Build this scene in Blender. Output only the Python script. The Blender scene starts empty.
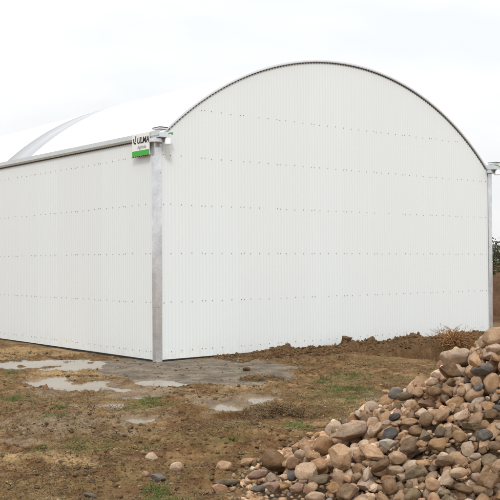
import bpy, bmesh, math, random
import numpy as np
from mathutils import Vector, Matrix
PI = math.pi; R_ = math.radians
sc = bpy.context.scene
col = sc.collection

# ------------------------------------------------------------------ camera geometry (metres; x along the gable, y along the side wall)
CAM = np.array([-9.003, -13.668, 1.702])
YAW, PITCH, ROLL = R_(39.1612), R_(0.7866), R_(-0.3248); FPX = 926.14  # focal length in pixels of the 500 px photograph
FW = np.array([math.sin(YAW), math.cos(YAW)]); RT = np.array([math.cos(YAW), -math.sin(YAW)])
def wx(X, Z): return CAM[0] + X * RT[0] + Z * FW[0]        # (right, forward) on the ground -> world
def wy(X, Z): return CAM[1] + X * RT[1] + Z * FW[1]
def cX(x, y): return (x - CAM[0]) * RT[0] + (y - CAM[1]) * RT[1]
def cZ(x, y): return (x - CAM[0]) * FW[0] + (y - CAM[1]) * FW[1]
def sight(px, py):                                          # direction of a sight line in (right, forward, up)
    a, b = (px - 250) / FPX, -(py - 250) / FPX
    a, b = a * math.cos(ROLL) - b * math.sin(ROLL), a * math.sin(ROLL) + b * math.cos(ROLL)
    return a, math.cos(PITCH) - b * math.sin(PITCH), math.sin(PITCH) + b * math.cos(PITCH)
def flat(px, py, z=0.0):                                    # where a sight line meets the level z: (X, Z)
    a, f, u = sight(px, py); k = (z - CAM[2]) / u; return a * k, f * k

# ------------------------------------------------------------------ building dimensions
SPAN, LEN, EAVE = 9.6, 24.0, 3.94
AC, AZ, AR = 4.753, -.906, 6.75                             # arch: centre u, centre z, radius
def arch_z(u, d=0.0): return AZ + np.sqrt(np.maximum((AR + d) ** 2 - (np.asarray(u, float) - AC) ** 2, 0))

# ------------------------------------------------------------------ noise (numpy)
def _hash(i, j, s):
    n = (i.astype(np.int64) * 374761393 + j.astype(np.int64) * 668265263 + s * 1442695041) & 0xffffffff
    n = ((n ^ (n >> 13)) * 1274126177) & 0xffffffff
    return ((n ^ (n >> 16)) & 0xffff) / 32767.5 - 1.0
def vn(x, y, s=0):
    x = np.asarray(x, float); y = np.asarray(y, float)
    i = np.floor(x); j = np.floor(y); a = x - i; b = y - j
    a = a * a * a * (a * (a * 6 - 15) + 10); b = b * b * b * (b * (b * 6 - 15) + 10)
    return ((_hash(i, j, s) * (1 - a) + _hash(i + 1, j, s) * a) * (1 - b)
            + (_hash(i, j + 1, s) * (1 - a) + _hash(i + 1, j + 1, s) * a) * b)
def fbm(x, y, f, oct=3, s=0):
    t = 0; a = 1
    for k in range(oct):
        c, d = math.cos(.7 * k + s), math.sin(.7 * k + s)
        t = t + a * vn((x * c - y * d) * f, (x * d + y * c) * f, s + k); a *= .5; f *= 2.03
    return t
def sm(x, a, b):
    t = np.clip((np.asarray(x, float) - a) / (b - a), 0, 1); return t * t * (3 - 2 * t)

# ------------------------------------------------------------------ terrain
def heap_h(X, Z):
    r = np.hypot(X - 3.4, Z - 7.0) / 3.6
    return 2.2 * np.clip(1 - r, 0, None) ** 1.2
PUD = [  # puddle name index -> list of blobs (px, py, half-width px, half-height px) on the flat ground
    [(28, 364.5, 34, 3.2), (78, 365, 17, 4.5), (52, 368, 14, 2)],
    [(48, 381, 24, 3.8), (92, 386, 32, 4.2), (128, 389, 12, 3.0)],
    [(156, 383, 26, 3.2), (178, 384, 10, 2.2)],
    [(143, 396, 15, 2.2)],
    [(70, 404.5, 13, 2.4), (104, 404.5, 16, 2.2)],
    [(229, 404, 18, 3.6)], [(262, 398, 17, 3.6), (276, 389.5, 7, 2.6)],
    [(224, 388, 7, 1.2)],
    [(138, 417.5, 16, 3.0)],
]
def blob(X, Z, b):
    px, py, hw, hh = b
    x0, z0 = flat(px, py); z1 = flat(px, py + hh)[1]; zz = flat(px, py - hh)[1]
    rx = hw * z0 / FPX; rz = (zz - z1) / 2
    return 1 - np.sqrt(((X - x0) / rx) ** 2 + ((Z - z0) / rz) ** 2)
def pud_mask(X, Z, k):
    m = np.full(np.shape(X), -9.0)
    for b in PUD[k]: m = np.maximum(m, blob(X, Z, b))
    return m + .22 + .36 * fbm(X, Z, 1.7, 3, 40 + k) + .24 * fbm(X * .7, Z, 6.5, 2, 77) + .10 * vn(X * 21, Z * 21, 78)
def apron(X, Z):                                            # grey stone dust spread round the corner of the building
    m = np.maximum(np.maximum(blob(X, Z, (188, 369, 104, 13.5)), blob(X, Z, (150, 364, 66, 9))), blob(X, Z, (235, 372, 58, 11)))
    m = m + .16 * fbm(X, Z, 1.2, 3, 5) + .07 * fbm(X, Z, 5, 2, 6)
    return sm(m, .0, .13)
def ground_h(X, Z, core=True, water=True, fine=True):
    X = np.asarray(X, float); Z = np.asarray(Z, float)
    x, y = wx(X, Z), wy(X, Z)
    near = np.clip(1.6 - np.maximum(Z - 22, 0) / 30, .0, 1)
    ap = apron(X, Z)
    amp = near * (1 - .75 * ap)
    h = .035 * vn(X * .6, Z * .6, 1) + .03 * vn(X * 1.7, Z * 1.7, 2)
    if fine:
        rg = .55 + .65 * sm(vn(X * .8, Z * .8, 9), -.3, .6)
        f1 = fbm(X, Z, 4.2, 2, 3); f2 = fbm(X, Z, 11, 3, 14)
        h = h + rg * (.020 * f1 + .024 * (1 - 2.2 * np.abs(f2)) * sm(f1, -.7, .4) + .009 * fbm(X, Z, 34, 2, 21))
        # old wheel ruts running across the foreground
        for zc, w, dp in ((8.95, .16, .035), (10.5, .2, .03), (13.9, .25, .05)):
            t = (Z - zc - .10 * X - .22 * vn(X * .5, Z * 0 + zc, 31)) / w
            h = h - dp * np.exp(-t * t) * (.6 + .6 * vn(X * 1.3, zc + 0 * Z, 8)) + .6 * dp * (np.exp(-(t - 1.9) ** 2) + np.exp(-(t + 1.9) ** 2))
    h = h * amp
    # against the walls the ground is level
    wall_d = np.where((x > -.01) & (x < SPAN + .01) & (y > -.01), 0, np.hypot(np.maximum(np.maximum(-x, x - SPAN), 0), np.maximum(-y, 0)))
    h = h * (.25 + .75 * sm(wall_d, 0, .6)) - .012 * (1 - sm(wall_d, 0, .35)) - .024
    v = -y
    inn = sm(v, -.05, .1)
    # spoil left along the gable, and the cut face to the right where the yard lies lower
    edge = 1.05 + .25 * vn(x * .9, x * 0, 51) + .12 * vn(x * 3.2, x * 0, 52) + (.05 * vn(x * 9, v * 5, 53) if fine else 0)
    berm = sm(x, .75, 1.8) * np.exp(-((v - .62) / .33) ** 2) * (.055 + .03 * sm(x, 3.5, 6) + .05 * vn(x * 2.3, v * 2, 54) + (.05 * fbm(x, v, 6, 2, 55) if fine else 0))
    drop = .60 * sm(x, 3.3, 5.4)
    h = h + inn * berm - inn * drop * sm(v, edge, edge + .16 + (.04 * vn(x * 6, v * 0, 58) if fine else 0)) * (1 - sm(v, 2.2, 7.0))
    if fine:                                                # slumped soil at the foot of the face
        h = h + inn * drop * .38 * np.exp(-((v - edge - .30) / .26) ** 2) * (.55 + .45 * vn(x * 1.6, v * 1.5, 56) + .25 * fbm(x, v, 6, 2, 57))
    if water:
        for k in range(len(PUD)):
            m = pud_mask(X, Z, k)
            rim = sm(m, -.40, .02)
            h = h * (1 - .55 * rim) + .55 * rim * np.maximum(h * .6, -.006)
            h = np.where((m > -.75) & (m < -.06), np.maximum(h, -.016), h)
            h = h - .085 * sm(m, -.12, .30)
    hh = heap_h(X, Z)
    if core: h = h + np.maximum(hh - .12, 0)
    # rising land far behind
    h = h + sm(Z, 60, 300) * 1.2
    return h
def gz(X, Z, **k): return float(ground_h(np.array([X]), np.array([Z]), **k)[0])

# ------------------------------------------------------------------ stones: unit shapes
def ico(n):
    bm = bmesh.new(); bmesh.ops.create_icosphere(bm, subdivisions=n, radius=1)
    bm.verts.ensure_lookup_table()
    v = np.array([w.co[:] for w in bm.verts]); f = [[w.index for w in q.verts] for q in bm.faces]; bm.free(); return v, f
ICO3 = ico(4); ICO2 = ico(3); ICO1 = ico(1)
def n3(v, f, s):
    return (vn(v[:, 0] * f + 3.1, v[:, 1] * f + v[:, 2] * f * .7, s) + vn(v[:, 1] * f - 1.7, v[:, 2] * f - v[:, 0] * f * .6, s + 1)
            + vn(v[:, 2] * f + .4, v[:, 0] * f + v[:, 1] * f * .8, s + 2)) / 3
def stone_shape(seed, kind, base=None):
    """kind r = water-worn cobble, a = broken angular, f = flat slab. Unit size (about 1 across each axis)."""
    V, F = base or ICO3
    rs = np.random.RandomState(seed); v = V.copy()
    v = v * (1 + .16 * n3(v, 1.1, seed * 7))[:, None]
    if kind == 'r':
        nc, tl, th, k = 8, .66, .93, .80
    elif kind == 'a':
        nc, tl, th, k = 13, .48, .82, .96
    else:
        nc, tl, th, k = 9, .62, .92, .90
    for _ in range(nc):
        n = rs.normal(size=3); n /= np.linalg.norm(n)
        d = v @ n - rs.uniform(tl, th); v = v - np.clip(d, 0, None)[:, None] * n * k
    if kind == 'f':
        v[:, 2] = np.clip(v[:, 2], -.62 - .1 * n3(v, 1.3, seed), .55 + .12 * n3(v, 1.5, seed + 3))
    a = {'r': .022, 'a': .075, 'f': .065}[kind]
    v = v * (1 + a * n3(v, 4.0, seed + 11) + .6 * a * n3(v, 9.0, seed + 17))[:, None]
    e = v.max(0) - v.min(0); v = (v - (v.max(0) + v.min(0)) / 2) / e
    return v, F
SHAPES = ['r'] * 10 + ['a'] * 10 + ['f'] * 6               # index -> kind

# ------------------------------------------------------------------ scene helpers
class MB:
    def __init__(s): s.v = []; s.f = []; s.n = 0
    def add(s, v, f):
        v = np.asarray(v, float).reshape(-1, 3); s.v.append(v)
        s.f.extend([tuple(i + s.n for i in q) for q in f]); s.n += len(v)
    def box(s, x0, x1, y0, y1, z0, z1):
        s.add([(x, y, z) for x in (x0, x1) for y in (y0, y1) for z in (z0, z1)],
              [(0, 1, 3, 2), (4, 6, 7, 5), (0, 4, 5, 1), (2, 3, 7, 6), (0, 2, 6, 4), (1, 5, 7, 3)])
    def prism(s, prof, axis_pts):                          # closed profile swept through frames: prof (k,2) -> list of 3-D rings
        k = len(prof)
        for r in axis_pts: assert len(r) == k
        v = np.concatenate([np.asarray(r, float) for r in axis_pts]); m = len(axis_pts)
        f = [(a * k + i, a * k + (i + 1) % k, (a + 1) * k + (i + 1) % k, (a + 1) * k + i) for a in range(m - 1) for i in range(k)]
        f += [tuple(range(k))[::-1], tuple((m - 1) * k + i for i in range(k))]
        s.add(v, f)
    def tube(s, pts, rad, n=8, caps=True):
        pts = [Vector(p) for p in pts]; rings = []
        for i, p in enumerate(pts):
            d = (pts[min(i + 1, len(pts) - 1)] - pts[max(i - 1, 0)]).normalized()
            a = d.orthogonal().normalized() if i == 0 else (a - d * a.dot(d)).normalized()
            b = d.cross(a); r = rad[i] if hasattr(rad, '__len__') else rad
            rings.append([p + (a * math.cos(2 * PI * k / n) + b * math.sin(2 * PI * k / n)) * r for k in range(n)])
        v = [q for r in rings for q in r]
        f = [(j * n + i, j * n + (i + 1) % n, (j + 1) * n + (i + 1) % n, (j + 1) * n + i) for j in range(len(pts) - 1) for i in range(n)]
        if caps: f += [tuple(range(n))[::-1], tuple((len(pts) - 1) * n + i for i in range(n))]
        s.add([q[:] for q in v], f)
    def build(s, name, mat, parent=None, smooth=False, bevel=0):
        return mesh_obj(name, np.concatenate(s.v), s.f, mat, parent, smooth, bevel)
def mesh_obj(name, v, f, mat, parent=None, smooth=False, bevel=0):
    me = bpy.data.meshes.new(name)
    if isinstance(f, np.ndarray):
        v = np.asarray(v, np.float32); k = f.shape[1]
        me.vertices.add(len(v)); me.vertices.foreach_set('co', v.ravel())
        me.loops.add(f.size); me.loops.foreach_set('vertex_index', f.astype(np.int32).ravel())
        me.polygons.add(len(f)); me.polygons.foreach_set('loop_start', np.arange(0, f.size, k, dtype=np.int32))
        me.update(calc_edges=True); me.validate()
    else:
        me.from_pydata(np.asarray(v).tolist(), [], f)
    if smooth: me.polygons.foreach_set('use_smooth', np.ones(len(me.polygons), bool))
    me.update()
    o = bpy.data.objects.new(name, me); col.objects.link(o)
    if mat: me.materials.append(mat)
    if parent: o.parent = parent
    if bevel:
        b = o.modifiers.new('bevel', 'BEVEL'); b.width = bevel; b.segments = 2; b.limit_method = 'ANGLE'
    return o
def tag(o, label=None, cat=None, group=None, kind=None):
    if label: o['label'] = label
    if cat: o['category'] = cat
    if group: o['group'] = group
    if kind: o['kind'] = kind
    return o
def empty(name, loc=(0, 0, 0)):
    o = bpy.data.objects.new(name, None); o.location = loc; col.objects.link(o); return o

# ------------------------------------------------------------------ material helpers
class NT:
    def __init__(s, name):
        s.m = bpy.data.materials.new(name); s.m.use_nodes = True; s.t = s.m.node_tree; s.n = s.t.nodes; s.l = s.t.links
        s.b = s.n['Principled BSDF']
    def new(s, typ, **k):
        q = s.n.new(typ)
        for a, b in k.items(): setattr(q, a, b)
        return q
    def val(s, sock, v):
        if hasattr(v, 'is_output'): s.l.new(v, sock)
        else: sock.default_value = v
    def noise(s, vec, scale, detail=4, rough=.55, dist=0):
        q = s.new('ShaderNodeTexNoise'); q.inputs['Scale'].default_value = scale; q.inputs['Detail'].default_value = detail
        q.inputs['Roughness'].default_value = rough; q.inputs['Distortion'].default_value = dist; s.l.new(vec, q.inputs['Vector']); return q.outputs['Fac']
    def math(s, op, a, b=0.0, clamp=False):
        q = s.new('ShaderNodeMath', operation=op, use_clamp=clamp); s.val(q.inputs[0], a); s.val(q.inputs[1], b); return q.outputs[0]
    def ramp(s, fac, stops):
        q = s.new('ShaderNodeValToRGB'); e = q.color_ramp.elements
        while len(e) < len(stops): e.new(.5)
        for i, (p, c) in enumerate(stops):
            e[i].position = p; e[i].color = (*c, 1) if len(c) == 3 else c
        s.l.new(fac, q.inputs[0]); return q.outputs[0]
    def rng(s, fac, a, b, c=0., d=1.):
        q = s.new('ShaderNodeMapRange'); s.val(q.inputs[0], fac)
        for i, v in enumerate((a, b, c, d)): q.inputs[i + 1].default_value = v
        return q.outputs[0]
    def mix(s, fac, a, b, mode='MIX'):
        q = s.new('ShaderNodeMix', data_type='RGBA', blend_type=mode); s.val(q.inputs[0], fac)
        for k, v in ((6, a), (7, b)):
            if hasattr(v, 'is_output'): s.l.new(v, q.inputs[k])
            else: q.inputs[k].default_value = (*v, 1)
        return q.outputs[2]
    def bump(s, h, strength=.3, dist=.01, normal=None):
        q = s.new('ShaderNodeBump'); q.inputs['Strength'].default_value = strength; q.inputs['Distance'].default_value = dist
        s.l.new(h, q.inputs['Height'])
        if normal: s.l.new(normal, q.inputs['Normal'])
        return q.outputs[0]
    def set(s, **k):
        for a, v in k.items():
            i = s.b.inputs[{'base': 'Base Color', 'rough': 'Roughness', 'metal': 'Metallic', 'spec': 'Specular IOR Level', 'normal': 'Normal'}.get(a, a)]
            if hasattr(v, 'is_output'): s.l.new(v, i)
            elif isinstance(v, tuple) and len(v) == 3: i.default_value = (*v, 1)
            else: i.default_value = v
        return s.m
    @property
    def obj(s):
        return s.new('ShaderNodeTexCoord').outputs['Object']
    def pos(s): return s.new('ShaderNodeNewGeometry').outputs['Position']
def simple(name, base, rough=.5, metal=0., var=.06, scale=8, bump=0):
    t = NT(name); c = t.obj; n = t.noise(c, scale, 5)
    lo = tuple(b * (1 - var) for b in base); hi = tuple(min(1, b * (1 + var)) for b in base)
    t.set(base=t.ramp(n, [(.3, lo), (.7, hi)]), rough=rough, metal=metal)
    if bump: t.set(normal=t.bump(t.noise(c, scale * 6, 3), bump, .003))
    return t.m

# white profiled sheet: faint grime low down and weather streaks (real dirt)
def sheet_mat(name):
    t = NT(name); p = t.pos()
    mp = t.new('ShaderNodeMapping'); mp.inputs['Scale'].default_value = (1.0, 1.0, .12); t.l.new(p, mp.inputs['Vector'])
    st = t.noise(mp.outputs[0], 5.0, 5, .6); pt = t.noise(p, .7, 3)
    sep = t.new('ShaderNodeSeparateXYZ'); t.l.new(p, sep.inputs[0])
    base = t.mix(t.rng(st, .45, .75, 0, .35), (.742, .784, .790), (.71, .75, .755))
    base = t.mix(t.rng(pt, .4, .7, 0, .4), base, (.722, .765, .771))
    pn = t.new('ShaderNodeTexWhiteNoise', noise_dimensions='1D'); t.l.new(t.math('FLOOR', t.math('DIVIDE', t.math('ADD', sep.outputs[0], sep.outputs[1]), .912)), pn.inputs['W'])
    base = t.mix(t.math('MULTIPLY', pn.outputs[0], .5), base, (.715, .745, .742))
    splash = t.math('MULTIPLY', t.rng(sep.outputs[2], .35, .0, 0, .8), t.rng(t.noise(p, 9, 6, .7), .42, .68, 0, .38))
    base = t.mix(splash, base, (.50, .43, .33))
    return t.set(base=base, rough=.42, spec=.35)
def galv_mat(name, lo=.56, hi=.78, rough=.24):
    t = NT(name); p = t.obj
    v = t.new('ShaderNodeTexVoronoi'); v.inputs['Scale'].default_value = 55; t.l.new(p, v.inputs['Vector'])
    sep = t.new('ShaderNodeSeparateColor'); t.l.new(v.outputs['Color'], sep.inputs[0])
    n = t.noise(p, 3.5, 5, .6)
    k = t.math('ADD', t.math('MULTIPLY', sep.outputs[0], .14), t.math('MULTIPLY', n, .9))
    t.set(base=t.ramp(k, [(.25, (lo * .97, lo, lo * 1.06)), (.8, (hi * .98, hi, hi * 1.03))]), metal=.62, rough=t.rng(sep.outputs[1], 0, 1, rough - .02, rough + .07))
    t.set(normal=t.bump(n, .12, .01)); return t.m
M = {}
M['sheet'] = sheet_mat('white_sheet')
M['galv'] = galv_mat('galvanised_steel', .52, .88, .15)
M['alu'] = galv_mat('aluminium_profile', .78, .86, .45)
M['grey_metal'] = simple('grey_green_coated_metal', (.62, .67, .68), .45, .35)
M['film'] = simple('white_roof_film', (.86, .86, .86), .38, 0, .015, .6)
M['strip_film'] = simple('grey_translucent_film', (.41, .415, .44), .3, 0, .05, 1.5)
M['black'] = simple('black_plastic_strip', (.012, .012, .014), .55)
M['screw'] = simple('screw_head', (.33, .335, .33), .45, .5)
M['white_pl'] = simple('white_plastic', (.80, .81, .80), .4, 0, .02)
M['green_pl'] = simple('pale_green_plastic', (.42, .62, .42), .35, 0, .03)
M['green'] = simple('green_print', (.03, .40, .025), .45, 0, .04)
M['red'] = simple('red_print', (.55, .012, .03), .45, 0, .03)
M['ink'] = simple('black_print', (.012, .012, .014), .5, 0, .03)
M['grey_ink'] = simple('grey_print', (.34, .35, .34), .5, 0, .03)
M['dark_in'] = simple('grey_closure_foam', (.09, .092, .09), .9)  # dark grey that stands for shade in the rib gaps

# ------------------------------------------------------------------ the greenhouse
house = empty('greenhouse', (0, 0, 0))
tag(house, 'white round roofed greenhouse clad in ribbed sheets, standing on the muddy yard', 'greenhouse')
PER = .076; AMP = .0013
def prof(t): return AMP * np.sign(np.cos(2 * PI * t / PER)) * np.abs(np.cos(2 * PI * t / PER)) ** .75
def ribbed(length, top, out, z0=.0):
    n = int(length / PER * 8); t = np.linspace(0, length, n + 1)
    zs = np.linspace(0, 1, 3); tp = np.broadcast_to(top(t), t.shape)
    P = np.stack([out(t, prof(t), z0 + (tp - z0) * k) for k in zs])            # 3 x n x 3
    idx = np.arange(3 * (n + 1)).reshape(3, n + 1)
    f = np.stack([idx[:-1, :-1], idx[:-1, 1:], idx[1:, 1:], idx[1:, :-1]], -1).reshape(-1, 4)
    return P.reshape(-1, 3), f
def gable_top(t): return np.where((t > .08) & (t < 9.43), arch_z(t, -.02), EAVE - .03)
v, f = ribbed(SPAN, gable_top, lambda t, a, z: np.stack([t, -.012 - a, z], -1))
front = mesh_obj('front_wall', v, f, M['sheet'], house, True)
v, f = ribbed(LEN, lambda t: np.full_like(t, EAVE - .03), lambda t, a, z: np.stack([-.012 - a, t, z], -1))
side = mesh_obj('side_wall', v, f[:, ::-1], M['sheet'], house, True)
v, f = ribbed(LEN, lambda t: np.full_like(t, EAVE - .03), lambda t, a, z: np.stack([SPAN + .012 + a, t, z], -1))
mesh_obj('side_wall', v, f, M['sheet'], house, True)
v, f = ribbed(SPAN, gable_top, lambda t, a, z: np.stack([t, LEN + .012 + a, z], -1))
mesh_obj('back_wall', v, f[:, ::-1], M['sheet'], house, True)
# screws along every purlin, a pair at every sheet lap; the nearest are parts of their own, the rest one piece
SCREWS = []
def screws(parent, length, z, at, topf=None):
    rnd = random.Random(int(z * 100) + int(length)); x = PER; k = 0
    while x < length - .05:
        for q in ([x] if k % 4 else [x, x + PER]):
            if q > length - .05 or (topf is not None and topf(q) < z + .12) or rnd.random() < .05: continue
            zz = z + rnd.uniform(-.008, .008); r = .0088
            ring = [(r * math.cos(a * PI / 3), r * math.sin(a * PI / 3)) for a in range(6)]
            p = at(q, 0, zz)
            SCREWS.append((math.dist(p, CAM), [[at(q + c, h, zz + d) for c, d in ring] for h in (0, .009)]))
        x += PER * 3; k += 1
ROWS = [.138 + .871 * k for k in range(6)]
tf = lambda q: float(gable_top(np.array([q]))[0])
for z in ROWS: screws(front, SPAN, z, lambda t, h, zz: (t, -.012 - AMP + .002 - h, zz), tf)
for z in ROWS[:5]: screws(side, LEN, z, lambda t, h, zz: (-.012 - AMP + .002 - h, t, zz))
SCREWS.sort(key=lambda q: q[0])
for q in SCREWS[:100]:
    b = MB(); b.prism([0] * 6, q[1]); b.build('screw', M['screw'], house)
b = MB()
for q in SCREWS[100:]: b.prism([0] * 6, q[1])
tag(b.build('screws', M['screw'], house), kind='stuff')
# dark damp-proof strip under the sheets
b = MB(); b.box(-.004, SPAN + .004, -.004, .02, -.35, .008); b.box(-.004, .02, .021, LEN, -.35, .008); b.box(SPAN - .02, SPAN + .004, .021, LEN, -.35, .008)
b.build('base_strip', M['black'], house)
# roof film: barrel with thickness, doubled at the hoops
ang0 = math.acos((.053 - AC) / AR); ang1 = math.acos((9.46 - AC) / AR)
def barrel(y0, y1, r0, r1, name, mat, parent, n=96, ny=2):
    b = MB(); A = np.linspace(ang0, ang1, n)
    outer = [(AC + (AR + r1) * math.cos(a), AZ + (AR + r1) * math.sin(a)) for a in A]
    inner = [(AC + (AR + r0) * math.cos(a), AZ + (AR + r0) * math.sin(a)) for a in A[::-1]]
    pr = outer + inner
    ys = np.linspace(y0, y1, ny)
    v = [(u, y, z) for y in ys for u, z in pr]; k = len(pr)
    f = [(j * k + i, j * k + (i + 1) % k, (j + 1) * k + (i + 1) % k, (j + 1) * k + i) for j in range(ny - 1) for i in range(k)]
    for i in range(n - 1):                                  # end strips
        f.append((i + 1, i, k - 1 - i, k - 2 - i)); o = (ny - 1) * k; f.append((o + i, o + i + 1, o + k - 2 - i, o + k - 1 - i))
    b.add(v, f); ob = b.build(name, mat, parent)
    me = ob.data; me.polygons.foreach_set('use_smooth', [len(p.vertices) == 4 and abs(p.normal.y) < .5 for p in me.polygons]); return ob
roof = barrel(-.03, LEN + .03, -.012, .0, 'roof', M['film'], house)
barrel(5.17, 6.55, .002, .014, 'roof_strip', M['strip_film'], roof)
barrel(5.15, 5.23, .004, .030, 'film_clamp', M['alu'], roof); barrel(6.53, 6.60, .004, .024, 'film_clamp', M['film'], roof)
# arch profile over the gable edge + dark teeth below it standing for the shade at every trough
barrel(-.054, -.031, -.017, .012, 'arch_trim', M['alu'], house, 120)
barrel(-.045, -.0305, -.028, -.018, 'arch_lip', M['alu'], house, 120)
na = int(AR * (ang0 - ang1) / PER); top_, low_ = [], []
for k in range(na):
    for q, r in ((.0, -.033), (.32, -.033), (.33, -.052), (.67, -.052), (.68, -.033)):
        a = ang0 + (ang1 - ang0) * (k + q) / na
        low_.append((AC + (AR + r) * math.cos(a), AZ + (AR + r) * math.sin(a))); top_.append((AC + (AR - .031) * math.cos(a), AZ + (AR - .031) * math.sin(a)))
def comb(name, lo, hi, place, mat, parent):                 # one toothed strip, coloured dark for the shaded rib ends
    n = len(lo); P = [place(q, d) for d in (0, 1) for row in (lo, hi) for q in row]
    i = lambda d, r, k: (d * 2 + r) * n + k
    f = []
    for k in range(n - 1):
        for d in (0, 1): f.append((i(d, 0, k), i(d, 0, k + 1), i(d, 1, k + 1), i(d, 1, k)))
        for r in (0, 1): f.append((i(0, r, k), i(0, r, k + 1), i(1, r, k + 1), i(1, r, k)))
    for k in (0, n - 1): f.append((i(0, 0, k), i(0, 1, k), i(1, 1, k), i(1, 0, k)))
    b = MB(); b.add(P, f); return b.build(name, mat, parent)
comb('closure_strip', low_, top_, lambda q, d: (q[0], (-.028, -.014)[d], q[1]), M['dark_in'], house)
# corner flashings: folded galvanised angle in two lengths, lapped at 0.95 m
def corner(x0, sgn, zt, name='corner_post'):
    b = MB()
    for z0, z1, o in ((-.03, 1.02, 0.0), (.93, zt, .004)):
        e = .034 + o
        pts = [(-e, .075), (-e, -e), (.098, -e), (.098, -e + .006), (-e + .006, -e + .006), (-e + .006, .075)]
        ring = [(x0 + sgn * p, q) for p, q in pts]
        b.prism(ring, [[(p, q, z) for p, q in ring] for z in (z0, z1)])
    o = b.build(name, M['galv'], house, False)
    for z in np.arange(.2, zt, .62):
        s = MB(); r = [(.006 * math.cos(a * PI / 3), .006 * math.sin(a * PI / 3)) for a in range(6)]
        s.prism(r, [[(x0 + sgn * (.075 + c), -.034 - h, z + d) for c, d in r] for h in (.0, .010)])
        s.build('rivet', M['screw'], o)
corner(0, 1, EAVE - .06)
corner(SPAN, -1, EAVE - .06)
# gutters: folded channel along each eave, running on past the gable, with end plate, outlet and plastic lip
def gutter(x0, sgn):
    X = lambda p: x0 + sgn * p
    b = MB(); t = .006
    pr = [(-.075, 4.022), (-.075, 3.942), (-.055, 3.905), (.135, 3.905), (.135, 4.02), (.135 - t, 4.02), (.135 - t, 3.905 + t), (-.053, 3.905 + t), (-.075 + t, 3.946), (-.075 + t, 4.014), (-.05, 4.014), (-.05, 4.022)]
    b.prism(pr, [[(X(p), y, z) for p, z in pr] for y in (-.235, LEN + .2)])
    g = b.build('gutter', M['grey_metal'], house)
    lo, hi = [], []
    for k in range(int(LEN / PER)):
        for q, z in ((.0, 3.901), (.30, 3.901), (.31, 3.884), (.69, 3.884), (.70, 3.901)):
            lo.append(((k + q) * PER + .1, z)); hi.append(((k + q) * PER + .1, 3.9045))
    comb('closure_strip', lo, hi, lambda q, d: (X((-.034, -.020)[d]), q[0], q[1]), M['dark_in'], g)  # dark teeth imitate the dotted shade line under the gutter
    b = MB(); xx = sorted((X(-.079), X(.139)))
    b.box(xx[0], xx[1], -.241, -.2355, 3.902, 3.99); b.box(xx[0], xx[1], -.2352, -.16, 3.897, 3.9045)
    b.build('end_plate', M['galv'], g, bevel=.002)
    b = MB(); xx = sorted((X(-.095), X(.150)))              # clamp bracket that carries the gutter on the post
    b.box(xx[0], xx[1], -.150, -.045, 3.82, 3.8965)
    b.box(*sorted((X(-.10), X(.0))), -.09, .12, 3.83, 3.8975)
    b.build('bracket', M['galv'], g, bevel=.006)
    b = MB(); b.box(*sorted((X(-.085), X(.09))), -.255, -.02, 4.0375, 4.062); b.build('cover_rail', M['alu'], g, bevel=.003)
    b = MB(); b.box(*sorted((X(-.082), X(.087))), -.257, -.02, 4.0625, 4.078); b.build('rubber_seal', M['black'], g)
    b = MB(); c = X(.115 if sgn > 0 else -.02)
    b.tube([(c, -.205, 3.79), (c, -.205, 3.80), (c, -.205, 3.895)], [.066, .056, .056], 20)
    b.build('outlet', M['white_pl'], g, True)
    b = MB(); b.tube([(c, -.205, 3.775), (c, -.205, 3.792)], .070, 20); b.build('outlet_ring', M['grey_metal'], g)
    b = MB(); cx = X(.155 if sgn > 0 else -.07)
    b.tube([(cx + .055 * math.cos(a), -.19 + .065 * math.sin(a), 3.985 + .012 * math.sin(3 * a)) for a in np.linspace(PI * 1.0, PI * 2.25, 14)], .018, 8)
    b.build('plastic_lip', M['green_pl'], g, True)
gutter(0, 1); gutter(SPAN, -1)

# ------------------------------------------------------------------ maker's sign hung on the gutter at the corner
sign = empty('sign', (-.092, .34, 3.62))
tag(sign, 'small white sign with black and grey lettering and a green band, under the gutter corner', 'sign')
SW, SH = .56, .40
b = MB(); b.box(-.006, .006, -SW / 2, SW / 2, 0, SH); b.build('board', M['white_pl'], sign, bevel=.002)
b = MB(); b.box(-.0085, -.0062, -SW / 2 + .003, SW / 2 - .003, .004, .095); b.build('green_band', M['green'], sign)
b = MB()
for k in range(8):
    y = -SW / 2 + .04 + k * .068; b.box(-.007, .004, y, y + .034, -.016, -.0005)
b.build('edge_teeth', M['ink'], sign)  # black teeth stand for the shadow on the ribs behind the board
def text(body, size, y, z, mat, name, bold=0, shear=0):
    c = bpy.data.curves.new(name, 'FONT'); c.body = body; c.size = size; c.extrude = .0012; c.offset = bold; c.shear = shear; c.align_x = 'LEFT'
    o = bpy.data.objects.new('t', c); col.objects.link(o); bpy.context.view_layer.update()
    me = bpy.data.meshes.new_from_object(o.evaluated_get(bpy.context.evaluated_depsgraph_get())); bpy.data.objects.remove(o)
    me.name = name; me.materials.clear(); me.materials.append(mat)
    me.transform(Matrix(((0, 0, -1, 0), (-1, 0, 0, 0), (0, 1, 0, 0), (0, 0, 0, 1))))
    q = bpy.data.objects.new(name, me); col.objects.link(q); q.parent = sign; q.location = (-.0082, y, z); return q
text('ULMA', .150, .115, .225, M['ink'], 'lettering', .005, .15)
text('Agrícola', .085, .10, .128, M['grey_ink'], 'lettering', .001)
b = MB()                                                     # emblem: red slash over a black hook
b.prism([0] * 4, [[(x, y, z) for y, z in ((.178, .265), (.150, .265), (.138, .365), (.182, .365))] for x in (-.0062, -.0090)])
b.build('emblem_slash', M['red'], sign)
b = MB()
b.prism([0] * 8, [[(x, y, z) for y, z in ((.245, .315), (.215, .325), (.205, .265), (.175, .245), (.150, .250), (.150, .222), (.185, .215), (.230, .245))] for x in (-.0062, -.0088)])
b.build('emblem_hook', M['ink'], sign)

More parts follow.
